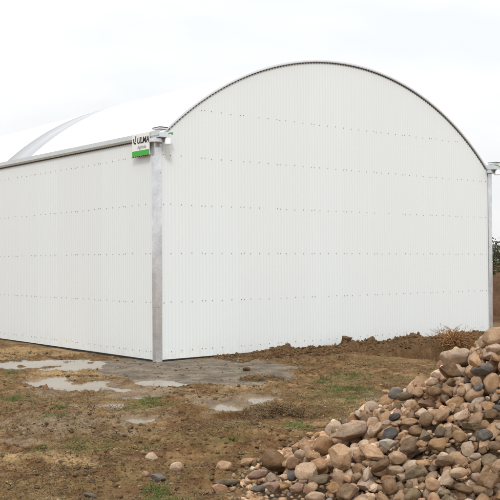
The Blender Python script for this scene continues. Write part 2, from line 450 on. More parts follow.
# ------------------------------------------------------------------ ground sheet
def grow(a, b, n, r):                                        # geometric spacing outward
    s = np.cumsum(a * r ** np.arange(n)); return b + s
xs = np.arange(-7.6, 7.61, .030); zs = np.concatenate([np.arange(4.6, 11.5, .022), np.arange(11.5, 16, .034), np.arange(16, 26, .06)])
xs = np.concatenate([-grow(.06, 7.6, 62, 1.13)[::-1], xs, grow(.06, 7.6, 62, 1.13)])
zs = np.concatenate([-grow(.06, -4.6, 56, 1.15)[::-1], zs, grow(.1, 26, 60, 1.14)])
GX, GZ = np.meshgrid(xs, zs)
H = ground_h(GX, GZ)
P = np.stack([wx(GX, GZ), wy(GX, GZ), H], -1).reshape(-1, 3)
nx, nz = len(xs), len(zs); idx = np.arange(nx * nz).reshape(nz, nx)
F = np.stack([idx[:-1, :-1], idx[:-1, 1:], idx[1:, 1:], idx[1:, :-1]], -1).reshape(-1, 4)

def spot(X, Z, px, py, hw, hh, s=0):
    m = blob(X, Z, (px, py, hw, hh)); return sm(m + .55 * fbm(X, Z, 2.4, 3, 60 + s), -.1, .6)
GRASS = [(9, 386, 12, 6), (61, 409, 7, 4), (149, 401, 14, 5), (110, 441, 55, 7), (40, 446, 20, 4), (158, 487, 18, 7), (335, 391, 34, 8), (224, 437, 16, 4), (14, 371, 7, 2.5), (300, 425, 20, 5), (160, 500, 40, 8), (265, 488, 14, 5), (18, 398, 20, 3), (45, 420, 20, 4), (145, 405, 25, 6), (360, 376, 30, 5)]
STRAW = [(20, 455, 40, 6), (80, 460, 30, 6), (60, 373, 45, 6), (120, 376, 20, 3), (10, 352, 60, 6), (365, 404, 40, 8), (250, 385, 25, 4)]
DARK = [(60, 469, 95, 6), (155, 449, 55, 6), (205, 425, 60, 9), (120, 484, 90, 8), (250, 442, 45, 9), (195, 462, 60, 8), (320, 368, 45, 6), (240, 415, 35, 6), (60, 396, 35, 3), (250, 376, 34, 4), (30, 430, 40, 6), (175, 410, 30, 6), (285, 380, 30, 5), (330, 410, 40, 6)]
SMEAR = [(55, 424, 75, 11), (135, 416, 45, 8), (15, 437, 45, 6), (225, 400, 60, 9), (40, 392, 50, 5), (150, 391, 50, 7), (385, 400, 30, 9), (120, 430, 50, 5)]
def total(L, X, Z, s=0):
    t = np.zeros(np.shape(X))
    for i, q in enumerate(L): t = np.maximum(t, spot(X, Z, *q, s + i))
    return t
wet = np.full(GX.shape, -1.0)
for k in range(len(PUD)): wet = np.maximum(wet, pud_mask(GX, GZ, k))
gx_, gy_ = wx(GX, GZ), wy(GX, GZ)
bank = sm(gx_, .9, 1.8) * sm(-gy_, -.05, .1) * (1 - sm(-gy_, 1.0 + .9 * sm(gx_, 4, 7), 1.9 + 1.2 * sm(gx_, 4, 7)))
A1 = np.stack([apron(GX, GZ) * (1 - .9 * np.clip(bank * sm(gx_, 1.6, 2.4), 0, 1) * sm(-gy_, 1.25, .8)), total(GRASS, GX, GZ), sm(wet, -.42, .10), total(STRAW, GX, GZ, 30)], -1).astype(np.float32)
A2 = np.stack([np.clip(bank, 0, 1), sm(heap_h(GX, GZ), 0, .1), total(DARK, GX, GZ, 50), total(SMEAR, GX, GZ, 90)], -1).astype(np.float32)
t = NT('muddy_earth'); p = t.pos()
def attr(nm):
    q = t.new('ShaderNodeAttribute', attribute_name=nm); s = t.new('ShaderNodeSeparateColor'); t.l.new(q.outputs['Color'], s.inputs[0]); return s.outputs, q.outputs['Alpha']
(gr, gg, gb), ga = attr('zone'); (br, bh, bf), bs = attr('zone_b')
big = t.noise(p, .9, 4, .6); mid = t.noise(p, 5, 5, .65, .4); fin = t.noise(p, 38, 4, .7); spk = t.noise(p, 130, 3, .7)
c = t.ramp(mid, [(.34, (.050, .024, .010)), (.44, (.125, .070, .032)), (.54, (.200, .126, .062)), (.70, (.330, .235, .130))])
c = t.mix(t.rng(big, .40, .62, 0, .75), c, t.ramp(fin, [(.38, (.070, .040, .016)), (.5, (.150, .104, .042)), (.62, (.265, .200, .088))]))
c = t.mix(t.math('MULTIPLY', bf, t.rng(mid, .35, .55, .9, .35)), c, t.ramp(fin, [(.35, (.042, .018, .008)), (.55, (.115, .058, .027)), (.7, (.19, .112, .055))]))
c = t.mix(t.math('MULTIPLY', t.rng(fin, .52, .64), .75), c, (.058, .027, .012))
c = t.mix(t.math('MULTIPLY', t.rng(spk, .60, .74), .5), c, (.40, .31, .19))
c = t.mix(t.math('MULTIPLY', ga, .8), c, t.ramp(fin, [(.3, (.24, .16, .075)), (.7, (.42, .31, .17))]))
c = t.mix(t.math('MULTIPLY', br, .8), c, t.ramp(t.noise(p, 9, 6, .7), [(.3, (.050, .028, .014)), (.55, (.110, .066, .034)), (.75, (.180, .115, .060))]))
gmix = t.math('MULTIPLY', gg, t.rng(t.noise(p, 16, 4, .7), .42, .60, .05, .55))
c = t.mix(gmix, c, t.ramp(spk, [(.35, (.05, .085, .018)), (.7, (.13, .17, .045))]))
gb = t.math('MULTIPLY', gb, t.rng(t.noise(p, 7, 5, .7), .40, .58, .15, 1.0)); c = t.mix(t.math('MULTIPLY', bs, t.rng(mid, .36, .52, .25, .85)), c, t.ramp(fin, [(.3, (.165, .122, .078)), (.7, (.285, .232, .165))]))
wetm = t.math('MULTIPLY', gb, .72)
c = t.mix(wetm, c, t.ramp(mid, [(.3, (.060, .038, .020)), (.7, (.160, .112, .062))]))
c = t.mix(gr, c, t.mix(t.rng(spk, .45, .7), t.ramp(t.noise(p, 3, 5, .65), [(.34, (.080, .066, .049)), (.48, (.150, .129, .100)), (.62, (.235, .208, .166))]), (.12, .108, .092)))
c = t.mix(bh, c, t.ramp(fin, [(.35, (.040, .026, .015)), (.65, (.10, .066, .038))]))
ro = t.math('SUBTRACT', t.rng(gb, 0, 1, .88, .38), t.math('MULTIPLY', bs, .22))
ro = t.math('SUBTRACT', ro, t.math('MULTIPLY', t.rng(big, .5, .62), .12))
nb = t.bump(fin, .9, .018); nb = t.bump(spk, .5, .004, nb)
gm = t.new('ShaderNodeVectorMath', operation='SCALE'); t.l.new(c, gm.inputs[0]); gm.operation = 'MULTIPLY'; gm.inputs[1].default_value = (1.15, 1.08, 1.02); c = gm.outputs[0]
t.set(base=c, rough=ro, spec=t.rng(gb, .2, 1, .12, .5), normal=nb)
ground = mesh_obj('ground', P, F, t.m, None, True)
for nm, A in (('zone', A1), ('zone_b', A2)):
    at_ = ground.data.attributes.new(nm, 'FLOAT_COLOR', 'POINT'); at_.data.foreach_set('color', A.reshape(-1, 4).ravel())
tag(ground, kind='structure')

# puddles of cloudy rain water, each its own sheet lying in its hollow
t = NT('cloudy_puddle_water'); p = t.pos()
t.set(base=t.ramp(t.noise(p, 1.5, 3), [(.3, (.19, .142, .092)), (.7, (.27, .215, .15))]), rough=.10, spec=.5, normal=t.bump(t.noise(p, 7, 2), .03, .01)); t.b.inputs['IOR'].default_value = 1.3
for k in range(len(PUD)):
    cs = [flat(b[0], b[1]) for b in PUD[k]]
    hw = max(b[2] * flat(b[0], b[1])[1] / FPX for b in PUD[k])
    X0, X1 = min(c_[0] for c_ in cs) - hw * 1.6, max(c_[0] for c_ in cs) + hw * 1.6
    zz = [flat(b[0], b[1] + s_ * 2 * b[3])[1] for b in PUD[k] for s_ in (-1, 1)]
    gx, gzv = np.meshgrid(np.arange(X0 - .3, X1 + .3, .04), np.arange(min(zz) - .4, max(zz) + .5, .05))
    m = pud_mask(gx, gzv, k) > -.55
    vm = -np.ones(m.shape, int); use = np.zeros(m.shape, bool)
    q = m[:-1, :-1] & m[1:, :-1] & m[:-1, 1:] & m[1:, 1:]
    for a in (0, 1):
        for b_ in (0, 1): use[a:m.shape[0] - 1 + a, b_:m.shape[1] - 1 + b_] |= q
    vm[use] = np.arange(use.sum())
    fq = np.stack([vm[:-1, :-1][q], vm[:-1, 1:][q], vm[1:, 1:][q], vm[1:, :-1][q]], -1)
    if not len(fq): continue
    X, Z = gx[use], gzv[use]
    tag(mesh_obj('puddle', np.stack([wx(X, Z), wy(X, Z), np.full(X.shape, -.019 - .0015 * k)], -1), fq, t.m, None, True), kind='structure')

# shape, size mm, place mm, turn, colour | group | label
STONES = """
14 150 115 99 1328 8475 423 841 77 -122 -521 t|x|
24 97 80 40 1356 6161 562 59 -232 -138 961 k|x|
18 164 138 91 1032 5369 209 333 53 63 -939 t|x|
6 121 114 63 735 8381 136 843 118 -262 -455 t|x|
13 137 84 77 1542 7207 791 349 -922 -134 -97 t|x|
16 166 143 95 1440 6525 696 810 -259 -129 511 t|h|medium tan jagged heap stone right of the rusty rough stone
3 135 112 91 1081 6812 539 797 -148 -72 581 b|x|
0 152 133 120 1684 6485 847 873 -149 -464 -1 t|h|large tan rounded heap stone lower right of the slanting grey stone
20 101 66 38 1735 6200 764 858 244 -263 369 t|x|
4 98 71 76 1022 5213 152 134 48 254 957 o|x|
0 98 84 56 2027 6566 1048 102 -279 -91 950 t|x|
13 104 97 56 1415 5091 254 805 8 -200 558 g|x|
21 93 70 31 1107 7351 515 314 -734 -602 -29 b|x|
16 160 101 100 940 9266 23 922 -257 -105 -270 t|x|
8 110 77 63 735 5736 155 172 -54 -54 982 t|x|
11 119 107 74 1902 6351 921 365 -105 925 -9 o|x|
1 110 72 66 568 6135 165 362 242 -272 -858 o|h|tiny olive brown rounded heap stone lower right of the wide olive stone
8 131 97 81 513 6660 217 814 -396 -186 -381 o|x|
5 136 114 83 1598 7135 846 94 879 420 207 t|x|
0 141 108 87 1171 7334 578 704 352 -519 -332 t|h|small tan rounded heap stone below the upper grey cobble
6 164 130 116 2137 7026 1218 752 -514 -111 -398 b|x|
11 92 72 53 346 5888 8 899 -40 -119 419 t|x|
7 152 125 85 1850 7898 891 91 214 12 -973 p|x|
14 94 65 56 1968 6730 1036 343 -374 3 862 p|x|
18 98 90 74 726 5396 80 874 30 -306 -375 b|x|
13 102 82 71 630 6542 255 551 -130 -270 -779 t|x|
5 93 61 64 1522 5003 256 91 125 526 -836 r|x|
16 111 101 61 1591 4942 251 720 -159 -169 654 t|x|
16 91 67 64 964 5449 193 617 60 -45 -783 t|x|
9 144 92 85 1198 4749 78 364 302 375 798 k|x|
7 134 120 105 1337 8354 496 89 -197 -900 -378 t|x|
5 154 130 84 1045 8006 398 260 -19 953 -157 t|x|
10 165 124 116 736 7593 302 546 835 44 -56 o|h|small olive brown jagged heap stone left of the large pale slab
17 171 110 131 1864 5986 796 908 26 156 -389 p|x|
18 107 83 73 1974 7750 979 350 -405 678 -503 p|x|
1 119 87 71 1031 6023 380 218 -117 52 968 p|h|medium pale rounded heap stone upper left of the broad olive block
6 112 96 80 735 5475 114 980 -103 -157 -60 b|x|
4 112 92 85 342 8293 11 903 -308 94 -285 r|x|
9 134 102 74 772 8542 137 376 -72 459 801 t|x|
4 161 99 100 1754 6753 928 793 405 -434 -139 r|h|medium rusty brown rounded heap stone right of the slanting grey stone
4 103 76 70 556 5806 91 54 99 -260 -959 t|x|
17 110 72 78 1585 4737 178 324 -141 791 -499 t|x|
3 92 68 52 1415 5305 333 846 310 -97 -422 r|x|
0 141 121 109 1601 5305 437 40 -50 446 -893 t|x|
6 177 151 90 989 6664 473 296 -237 -33 925 t|h|small tan rounded heap stone upper left of the thin black stone
20 174 161 58 1850 7117 1023 111 -80 -89 -987 k|x|
17 90 81 63 1026 5725 287 991 -77 6 -110 p|x|
18 156 131 96 1574 7281 837 235 -169 -413 -864 t|x|
9 111 93 81 209 7796 21 811 411 -413 -61 t|x|
13 112 92 71 763 9015 22 120 159 -615 -763 t|x|
23 130 95 49 1339 4885 149 693 29 -236 681 t|x|
13 108 101 64 1482 5580 471 24 375 -37 -926 t|h|medium tan jagged heap stone upper right of the corner brown block
19 93 62 67 1555 7905 696 614 595 128 503 t|x|
23 110 74 47 723 5150 9 467 169 52 -867 r|x|
13 123 86 75 1796 7228 964 741 -105 -488 -449 p|x|
10 136 104 79 2092 7319 1143 218 440 -545 -680 t|x|
1 101 91 68 1321 5113 238 610 13 -200 767 p|x|
14 148 141 118 1845 5818 731 603 17 -388 -697 k|x|
17 136 113 76 1786 5707 637 845 -230 -235 422 b|x|
8 173 125 86 235 6164 36 786 109 -99 -600 k|x|
24 120 75 50 1111 5722 330 725 -60 -277 628 t|x|
6 130 121 67 1009 5116 123 998 33 15 -43 o|x|
19 153 115 116 1368 7438 689 207 -136 76 -966 t|x|
7 140 127 105 1093 5591 308 758 -13 -36 651 p|h|medium pale rounded heap stone lower right of the broad olive block
17 157 149 116 878 7856 359 161 -976 -148 1 r|h|small rusty brown jagged heap stone above the large pale slab
8 102 95 76 1514 6983 790 750 -421 -40 509 t|h|medium tan rounded heap stone below the crest slab
23 107 86 46 1193 5099 180 631 231 -38 740 o|x|
7 101 68 62 1186 7187 580 971 25 -103 212 t|x|
25 129 93 43 1351 5466 360 964 180 -169 -101 t|h|medium tan flat heap stone lower left of the corner brown block
3 122 90 86 1174 5297 252 125 -216 -97 963 t|x|
1 138 120 85 1577 7829 748 732 -66 -91 672 p|x|
12 118 104 74 2212 7435 1208 439 11 -587 -680 k|x|
22 124 84 45 899 6583 400 246 17 287 926 b|x|
19 96 70 71 873 7025 396 416 -64 91 -902 b|h|small brown jagged heap stone right of the large pale slab
19 123 95 74 1666 5103 363 477 598 181 619 t|x|
13 139 113 89 1269 6556 616 582 -75 -325 -742 g|x|
5 110 70 66 1282 5861 458 920 -280 -254 106 t|x|
12 136 103 96 915 6870 438 473 93 -589 -648 k|x|
7 138 98 72 656 6299 246 681 -272 -250 632 p|h|small pale rounded heap stone lower right of the leaning tan rock
24 163 152 57 683 4977 -1 430 14 -10 903 t|x|
21 124 107 45 2029 6851 1091 284 274 -35 -918 o|x|
9 112 85 65 970 8387 275 789 568 -122 202 t|x|
15 170 158 103 1154 9336 91 681 -409 -525 -305 t|x|
4 146 122 84 872 6135 328 916 158 -223 -294 t|h|small tan rounded heap stone below the whitish stone
1 111 77 87 1977 6240 943 582 295 160 740 p|x|
14 114 84 72 918 6461 398 798 -372 -307 362 k|h|small pinkish jagged heap stone lower left of the whitish stone
6 119 77 63 1566 6400 731 902 -293 -270 166 p|h|small pale rounded heap stone below the slanting grey stone
4 95 72 48 1174 6970 578 25 -225 229 947 t|x|
1 91 79 52 1766 6993 940 422 -171 890 -1 o|x|
20 138 112 45 1141 6707 562 801 20 -599 9 b|h|small brown flat heap stone right of the black oval cobble
11 105 94 56 915 7152 416 575 -154 -291 749 o|x|
21 124 97 38 1383 4782 118 968 186 -120 -120 t|x|
18 123 109 98 1376 7094 710 829 376 100 402 t|x|
20 118 108 37 354 6669 110 501 -161 -92 845 k|h|small pinkish flat heap stone lower left of the upright pale slab
20 99 91 41 2036 6460 1022 17 290 117 -950 t|x|
4 145 136 86 1567 6495 771 123 948 -128 264 t|h|medium tan rounded heap stone below the slanting grey stone
5 93 64 72 1056 4881 55 958 -244 -138 -56 t|x|
14 93 62 61 998 6475 433 907 -316 -162 -226 k|h|small pinkish jagged heap stone right of the whitish stone
7 123 75 96 1160 4655 33 470 -532 -701 71 b|x|
20 129 118 57 1714 6329 795 958 65 -268 74 t|h|tiny tan flat heap stone lower right of the slanting grey stone
24 106 85 36 1943 6624 991 378 313 -15 -871 t|x|
4 136 90 107 1319 5306 320 669 -299 511 -448 t|h|medium tan rounded heap stone below the corner brown block
14 100 92 72 1224 5444 310 243 460 82 -850 b|h|small brown jagged heap stone lower left of the corner brown block
14 93 62 63 1749 6118 757 854 35 -25 518 t|x|
12 145 109 88 1548 5940 614 790 -6 -500 355 t|h|medium tan jagged heap stone right of the round grey cobble
24 102 76 43 2061 6745 1097 651 -182 -273 684 t|x|
2 112 76 58 960 5563 221 923 -149 -272 230 t|x|
10 139 101 94 1230 6704 604 728 63 25 682 p|h|medium pale jagged heap stone upper left of the upper brown cobble
19 177 131 103 438 8346 32 342 -107 273 893 t|h|tiny tan jagged heap stone upper right of the round brown boulder, second nearest
7 158 133 110 1334 7541 638 950 -127 -119 260 t|x|
6 90 75 63 605 8170 123 378 -236 -473 760 t|x|
12 164 141 127 783 7174 351 480 -867 126 -30 r|x|
6 113 106 68 1172 6876 585 301 -320 -221 871 t|h|small tan rounded heap stone right of the black oval cobble
10 173 161 114 1248 7626 560 462 263 -348 -773 t|x|
5 105 71 55 308 7281 80 351 69 51 -932 t|x|
5 147 111 107 1243 8155 492 3 -958 166 -236 t|x|
22 118 73 42 1095 5004 100 105 184 143 -967 p|x|
20 145 133 57 554 5369 13 482 106 12 870 t|x|
11 124 90 75 940 5712 256 259 58 85 -960 t|h|medium tan jagged heap stone lower left of the broad olive block
8 110 98 69 1790 7374 974 176 -898 110 389 t|h|tiny tan rounded heap stone upper right of the crest slab
17 110 97 68 577 6971 222 242 350 905 23 p|x|
11 115 98 89 804 9193 27 430 799 -203 -367 t|x|
11 124 102 78 1669 5678 582 982 147 -104 54 p|x|
11 123 101 98 526 7811 141 313 -288 652 -628 t|x|
20 113 84 41 566 6730 236 711 -169 -640 -239 t|h|tiny tan flat heap stone left of the leaning tan rock
1 102 75 63 808 6555 353 547 -671 -446 -227 t|x|
2 108 102 69 1074 6388 476 877 21 -91 -471 t|h|small tan rounded heap stone above the tilted brown block
12 90 64 51 1483 6238 647 704 270 -397 523 t|x|
21 101 69 37 1026 5877 321 516 243 -24 -821 t|h|tiny tan flat heap stone below the broad olive block
24 109 86 39 1952 6499 972 309 -256 -183 898 p|x|
21 92 72 34 706 6845 293 224 -374 -899 34 b|x|
7 112 104 75 670 8752 53 683 567 224 402 p|x|
0 103 63 58 1254 5372 297 290 240 78 -923 p|x|
2 159 142 83 513 7295 194 944 -184 -200 -185 p|x|
19 134 95 86 506 8425 44 234 -25 153 960 t|x|
10 91 87 70 822 5777 216 786 -607 13 121 t|h|small tan jagged heap stone lower left of the broad olive block
6 101 63 72 1104 7028 547 497 -784 -355 -115 k|h|tiny pinkish rounded heap stone upper right of the black oval cobble
20 143 92 58 228 7903 10 582 228 273 731 t|x|
22 107 86 48 310 5793 -14 554 78 -14 -829 b|x|
23 95 59 30 992 4919 28 952 105 -199 206 t|x|
22 153 103 49 1050 7088 503 212 370 -240 -872 p|x|
24 122 84 48 694 5946 174 106 212 101 -966 p|h|small pale flat heap stone lower right of the leaning tan rock
24 95 61 42 1439 6649 694 927 130 -177 -304 t|x|
6 102 67 73 552 7715 169 556 -564 135 -595 b|x|
12 115 95 69 322 7389 89 295 155 25 943 t|x|
19 146 95 81 560 5668 71 470 -70 170 -863 r|x|
9 94 66 70 1419 6215 622 703 -83 -117 696 k|h|small pinkish rounded heap stone upper left of the round grey cobble
25 103 65 42 1146 5192 193 704 -440 305 -467 b|x|
12 91 86 53 1690 5597 549 817 292 -493 61 t|x|
12 129 90 101 1495 4924 237 264 122 489 823 t|x|
3 137 89 78 839 8986 57 26 814 -125 567 t|x|
25 112 75 43 563 7158 198 967 11 -238 -93 r|x|
6 104 85 80 575 7974 151 629 -664 -374 -155 p|x|
21 91 80 38 690 6985 270 168 -152 972 -65 r|x|
19 129 104 73 793 8098 236 829 80 -308 -460 o|x|
4 153 118 113 1948 7087 1098 505 778 373 4 k|x|
2 145 130 98 459 7170 180 330 230 854 331 o|x|
3 158 140 108 1137 7730 520 555 -518 -575 -305 t|h|medium tan rounded heap stone lower left of the upper grey cobble
18 168 146 84 913 8262 269 828 -276 -293 391 t|x|
2 99 73 78 1775 7664 906 696 646 304 79 t|x|
24 132 102 58 825 6772 363 358 227 -94 -901 k|x|
2 171 111 128 1536 6621 775 531 -15 381 -757 p|h|medium pale rounded heap stone lower left of the slanting grey stone
1 111 97 72 399 7564 122 807 -429 -82 398 t|x|
3 104 70 55 1730 6667 872 306 -668 666 -128 o|x|
13 106 91 76 783 6199 293 132 555 252 781 p|h|small pale jagged heap stone lower right of the leaning tan rock
14 91 56 55 1169 7076 567 512 317 72 795 p|x|
9 118 101 88 706 7093 313 560 -324 758 -83 t|h|small tan rounded heap stone lower left of the large pale slab
13 167 134 122 1729 5889 705 660 -44 -265 -701 b|x|
23 138 122 48 616 7067 230 945 -70 -245 206 p|x|
25 90 76 35 861 5382 125 864 99 -304 -388 t|x|
11 97 72 63 1368 6976 694 636 343 176 669 t|x|
4 107 98 84 639 5753 125 622 285 -402 -609 k|x|
7 91 77 50 1163 5912 404 509 404 -77 -756 p|h|small pale rounded heap stone upper right of the broad olive block, nearest
5 108 85 62 1826 6585 920 845 -287 -349 286 t|x|
18 114 81 70 523 6852 194 813 345 157 443 t|x|
15 125 119 70 349 5663 -7 988 -20 121 99 g|x|
11 115 82 83 1250 5001 179 836 310 47 -449 k|x|
6 116 98 79 651 6105 207 316 -176 13 932 k|x|
19 124 115 78 400 5952 57 845 -126 -196 -482 t|x|
3 130 104 91 1459 7377 744 392 -867 -59 -301 p|x|
15 99 74 55 1515 5274 355 935 34 -119 333 t|x|
17 98 83 77 1080 5279 189 604 235 335 -684 p|x|
25 109 66 33 690 5554 84 973 90 -205 53 p|x|
9 127 120 66 1475 7096 764 972 -16 -230 -42 k|h|tiny pinkish rounded heap stone upper right of the rusty rough stone
15 130 87 73 868 6683 388 496 311 -20 -810 t|h|small tan jagged heap stone left of the whitish stone
16 120 112 62 1324 7956 550 157 962 -189 120 t|x|
23 147 98 57 614 5256 12 486 -5 111 -867 p|x|
5 160 144 80 713 8867 35 561 -229 -196 -771 p|x|
21 95 83 40 1188 4908 100 966 138 -194 98 o|x|
18 166 133 85 338 7952 49 366 -90 547 748 t|x|
0 116 93 62 1597 6296 724 517 246 -81 -816 k|h|tiny pinkish rounded heap stone above the round grey cobble
1 140 88 106 1535 5104 320 830 -548 -80 -60 t|x|
5 91 80 70 862 5678 206 629 -237 -363 645 g|x|
14 155 108 113 778 6408 335 938 -42 -2 343 t|h|medium tan jagged heap stone right of the leaning tan rock
21 99 92 38 940 8639 173 548 409 -35 -729 p|x|
6 174 111 138 1537 4519 99 631 -50 551 -544 p|x|
21 92 69 37 1036 5536 237 751 205 -56 -626 o|x|
3 90 71 62 466 5812 48 953 181 -177 164 t|x|
4 90 85 60 299 7140 88 401 116 -494 -763 p|h|tiny pale rounded heap stone left of the upright pale slab
23 150 94 59 1568 4847 210 946 243 -127 -171 t|x|
22 98 61 31 1540 5358 388 920 140 -199 309 p|x|
8 96 83 64 866 8510 177 651 -239 -351 630 p|x|
20 91 83 40 1873 6518 924 278 -517 808 -54 t|x|
0 105 68 83 261 6040 11 740 -572 -289 206 t|x|
10 91 70 73 502 5958 96 595 -27 -59 -801 b|x|
15 154 132 84 985 9487 31 93 -876 -374 -290 o|x|
0 91 77 47 548 8119 105 195 779 50 593 t|x|
25 138 113 50 1820 6839 958 945 7 -293 148 t|x|
14 96 79 70 404 5751 14 606 -658 -229 383 t|x|
1 96 88 74 703 6203 251 542 -150 817 -124 t|h|small tan rounded heap stone lower right of the leaning tan rock, second nearest
12 123 105 73 900 4851 6 414 239 -102 872 t|x|
22 100 91 41 1908 6164 855 903 66 -256 339 p|x|
1 106 97 69 1750 5497 550 902 274 -126 -309 o|x|
7 179 150 119 1901 7402 1039 914 -108 -73 384 t|x|
12 96 80 58 423 7280 130 138 -929 -288 189 r|x|
17 97 77 55 1890 6253 882 879 301 -334 -162 r|x|
13 120 92 92 1282 4740 97 211 -187 -216 935 t|x|
7 129 93 78 832 5542 163 953 282 -103 -44 t|x|
25 101 71 34 1527 5441 415 693 248 -30 -676 t|x|
25 93 82 37 694 7166 265 724 -173 -177 644 t|x|
17 98 66 70 1119 5093 142 972 -9 167 -166 o|x|
24 115 92 41 2200 7195 1214 700 -389 -147 581 t|x|
6 132 97 105 836 4986 31 516 -174 606 -579 t|x|
6 106 100 73 817 8445 188 9 551 567 -612 t|x|
16 115 79 80 505 7055 188 909 -376 -42 -174 p|x|
24 110 99 46 1610 5220 368 32 152 200 -967 t|x|
6 91 56 56 798 7072 344 72 -153 380 909 t|h|small tan rounded heap stone lower right of the large pale slab
22 122 88 54 1362 7735 616 414 -415 671 455 t|x|
0 91 78 72 796 5348 107 398 -348 -643 554 t|x|
7 110 79 73 1588 7640 789 787 -202 -336 477 p|x|
12 107 86 81 1470 5844 542 307 -37 -259 -915 t|h|small tan jagged heap stone below the round grey cobble
17 101 75 63 1338 4658 63 177 -301 -398 848 t|x|
4 102 69 80 1163 7998 458 51 -16 840 -540 t|x|
14 124 100 74 1648 6625 818 594 -331 -501 536 k|x|
14 144 134 74 1161 5402 286 122 -400 -477 773 o|h|small olive brown jagged heap stone lower right of the broad olive block
21 150 101 59 914 5089 68 232 -594 770 -24 p|x|
17 114 78 76 1979 6365 973 265 510 382 723 b|x|
18 110 100 75 1888 6719 986 136 -128 -220 957 t|x|
15 124 94 70 447 5536 1 810 86 50 -578 k|x|
1 90 76 48 2074 6640 1092 331 -305 -149 881 t|x|
17 132 85 93 1453 5937 571 476 136 228 838 o|h|small olive brown jagged heap stone left of the round grey cobble
24 100 81 43 1219 5794 398 775 -29 -280 566 b|h|tiny brown flat heap stone right of the broad olive block
21 106 99 44 373 7809 74 300 -300 -899 105 t|x|
25 110 69 43 2119 6846 1149 53 -285 -35 956 t|x|
3 96 67 68 590 8741 24 469 469 628 -407 k|x|
5 99 78 51 1661 6169 721 937 -55 -138 -315 r|x|
14 170 106 93 1707 5223 422 230 328 103 911 t|x|
19 138 90 85 692 8157 175 320 -908 34 -270 p|x|
6 114 73 82 788 5639 164 543 557 347 524 p|x|
3 92 63 52 1522 5194 330 792 210 -281 500 b|x|
3 84 64 62 704 7970 245 321 -214 752 535 b|x|
14 125 89 68 761 6497 347 81 -271 269 -921 t|h|small tan jagged heap stone right of the leaning tan rock, nearest
13 169 131 94 2386 7989 1139 508 -313 772 -219 p|x|
16 97 77 53 1716 7100 902 819 6 -341 -462 r|x|
24 121 76 38 1396 6901 696 929 -67 -267 246 r|h|tiny rusty brown flat heap stone upper right of the rusty rough stone
4 118 110 80 1498 6156 653 439 -206 -169 858 t|h|medium tan rounded heap stone upper left of the round grey cobble
17 128 111 67 1805 6121 804 743 -137 -35 654 t|x|
9 97 90 73 537 5494 30 93 -800 536 -253 b|x|
1 118 82 86 2109 6753 1160 554 -90 -328 760 b|x|
15 113 71 61 635 8237 132 923 199 122 -305 t|x|
20 109 67 40 1405 5592 435 786 -368 -389 309 t|h|small tan flat heap stone above the corner brown block
5 149 121 94 524 8597 30 434 -278 -25 -857 b|h|tiny brown rounded heap stone above the upright pale slab
6 103 85 74 1503 6729 763 269 331 -374 -823 k|h|small pinkish rounded heap stone below the crest slab
13 117 87 75 1180 7533 537 619 564 -517 -178 t|x|
24 133 108 49 906 6699 493 898 -254 -358 24 p|h|medium pale flat heap stone left of the thin black stone
17 151 116 109 743 5280 87 907 160 -227 316 k|x|
12 116 84 63 515 5738 60 611 514 512 317 t|x|
18 142 97 74 1952 7202 1056 905 -95 -340 -238 o|x|
16 123 91 62 1634 6764 843 841 305 -257 365 t|x|
24 103 73 41 1912 6262 952 533 357 -573 -511 t|x|
17 158 129 115 1604 5402 486 759 -529 368 -96 b|x|
6 89 62 67 891 5788 242 420 599 428 531 b|h|tiny brown rounded heap stone lower left of the broad olive block, second nearest
7 92 57 59 808 6635 403 869 253 -284 -317 p|h|small pale rounded heap stone lower right of the large pale slab
2 90 73 55 1066 6713 536 213 -255 -655 679 t|h|tiny tan rounded heap stone lower right of the black oval cobble
9 92 79 56 1239 7248 619 580 -568 487 -323 t|x|
21 156 107 61 2165 8740 764 78 -604 580 541 p|x|
11 116 79 89 1204 6149 495 365 547 -571 -491 t|h|small tan jagged heap stone right of the tilted brown block
4 158 96 126 1166 8711 289 746 227 -410 474 t|x|
4 85 68 60 1528 6050 631 72 699 -568 -430 t|h|small tan rounded heap stone above the round grey cobble
22 156 142 56 1812 6641 961 466 494 722 -135 k|h|tiny pinkish flat heap stone right of the slanting grey stone
14 82 76 62 871 5311 112 472 41 361 -803 t|x|
17 144 119 86 667 8489 109 838 -81 149 518 t|x|
3 135 124 93 1232 7901 530 573 -721 348 -174 t|x|
18 167 144 127 1477 8381 571 226 -820 -519 -87 k|x|
4 169 107 88 1796 4707 239 201 -969 109 -95 t|x|
6 94 70 62 2046 8066 925 106 -312 -576 -748 t|x|
0 98 80 77 1595 6555 848 297 -609 238 -696 t|h|medium tan rounded heap stone lower left of the slanting grey stone
3 111 87 58 985 5292 165 946 -71 -222 -224 p|x|
23 158 113 55 937 7093 463 455 -54 -415 786 p|h|small pale flat heap stone right of the large pale slab
23 82 57 34 1648 5887 617 179 121 965 147 p|x|
24 129 123 57 941 7001 465 324 -682 -573 -318 t|h|small tan flat heap stone upper left of the thin black stone
7 92 70 63 1678 8329 637 126 -978 -40 -160 p|x|
20 85 67 36 1683 6720 860 108 -433 779 441 o|x|
25 103 85 46 1551 7054 822 73 -539 -416 -729 p|x|
0 123 98 71 1622 5556 532 932 -353 76 -13 t|x|
20 92 75 28 1130 6173 447 93 208 -205 -952 t|h|small tan flat heap stone right of the tilted brown block, second nearest
16 135 120 79 119 7436 15 965 -161 122 166 b|h|tiny brown jagged heap stone lower left of the round brown boulder
16 101 67 68 1699 6593 849 745 107 -492 438 p|x|
23 82 59 26 1105 4726 8 78 -844 -526 -76 t|x|
15 88 69 48 1823 6224 829 355 -157 -510 768 t|x|
14 109 72 62 969 5949 317 910 -160 -37 -380 p|h|small pale jagged heap stone lower left of the broad olive block
15 137 116 77 315 7319 147 535 177 -70 -823 t|h|tiny tan jagged heap stone right of the round brown boulder, second nearest
15 90 85 52 646 5551 115 115 -966 218 -74 t|x|
16 91 76 61 960 6559 445 860 -188 464 -94 t|x|
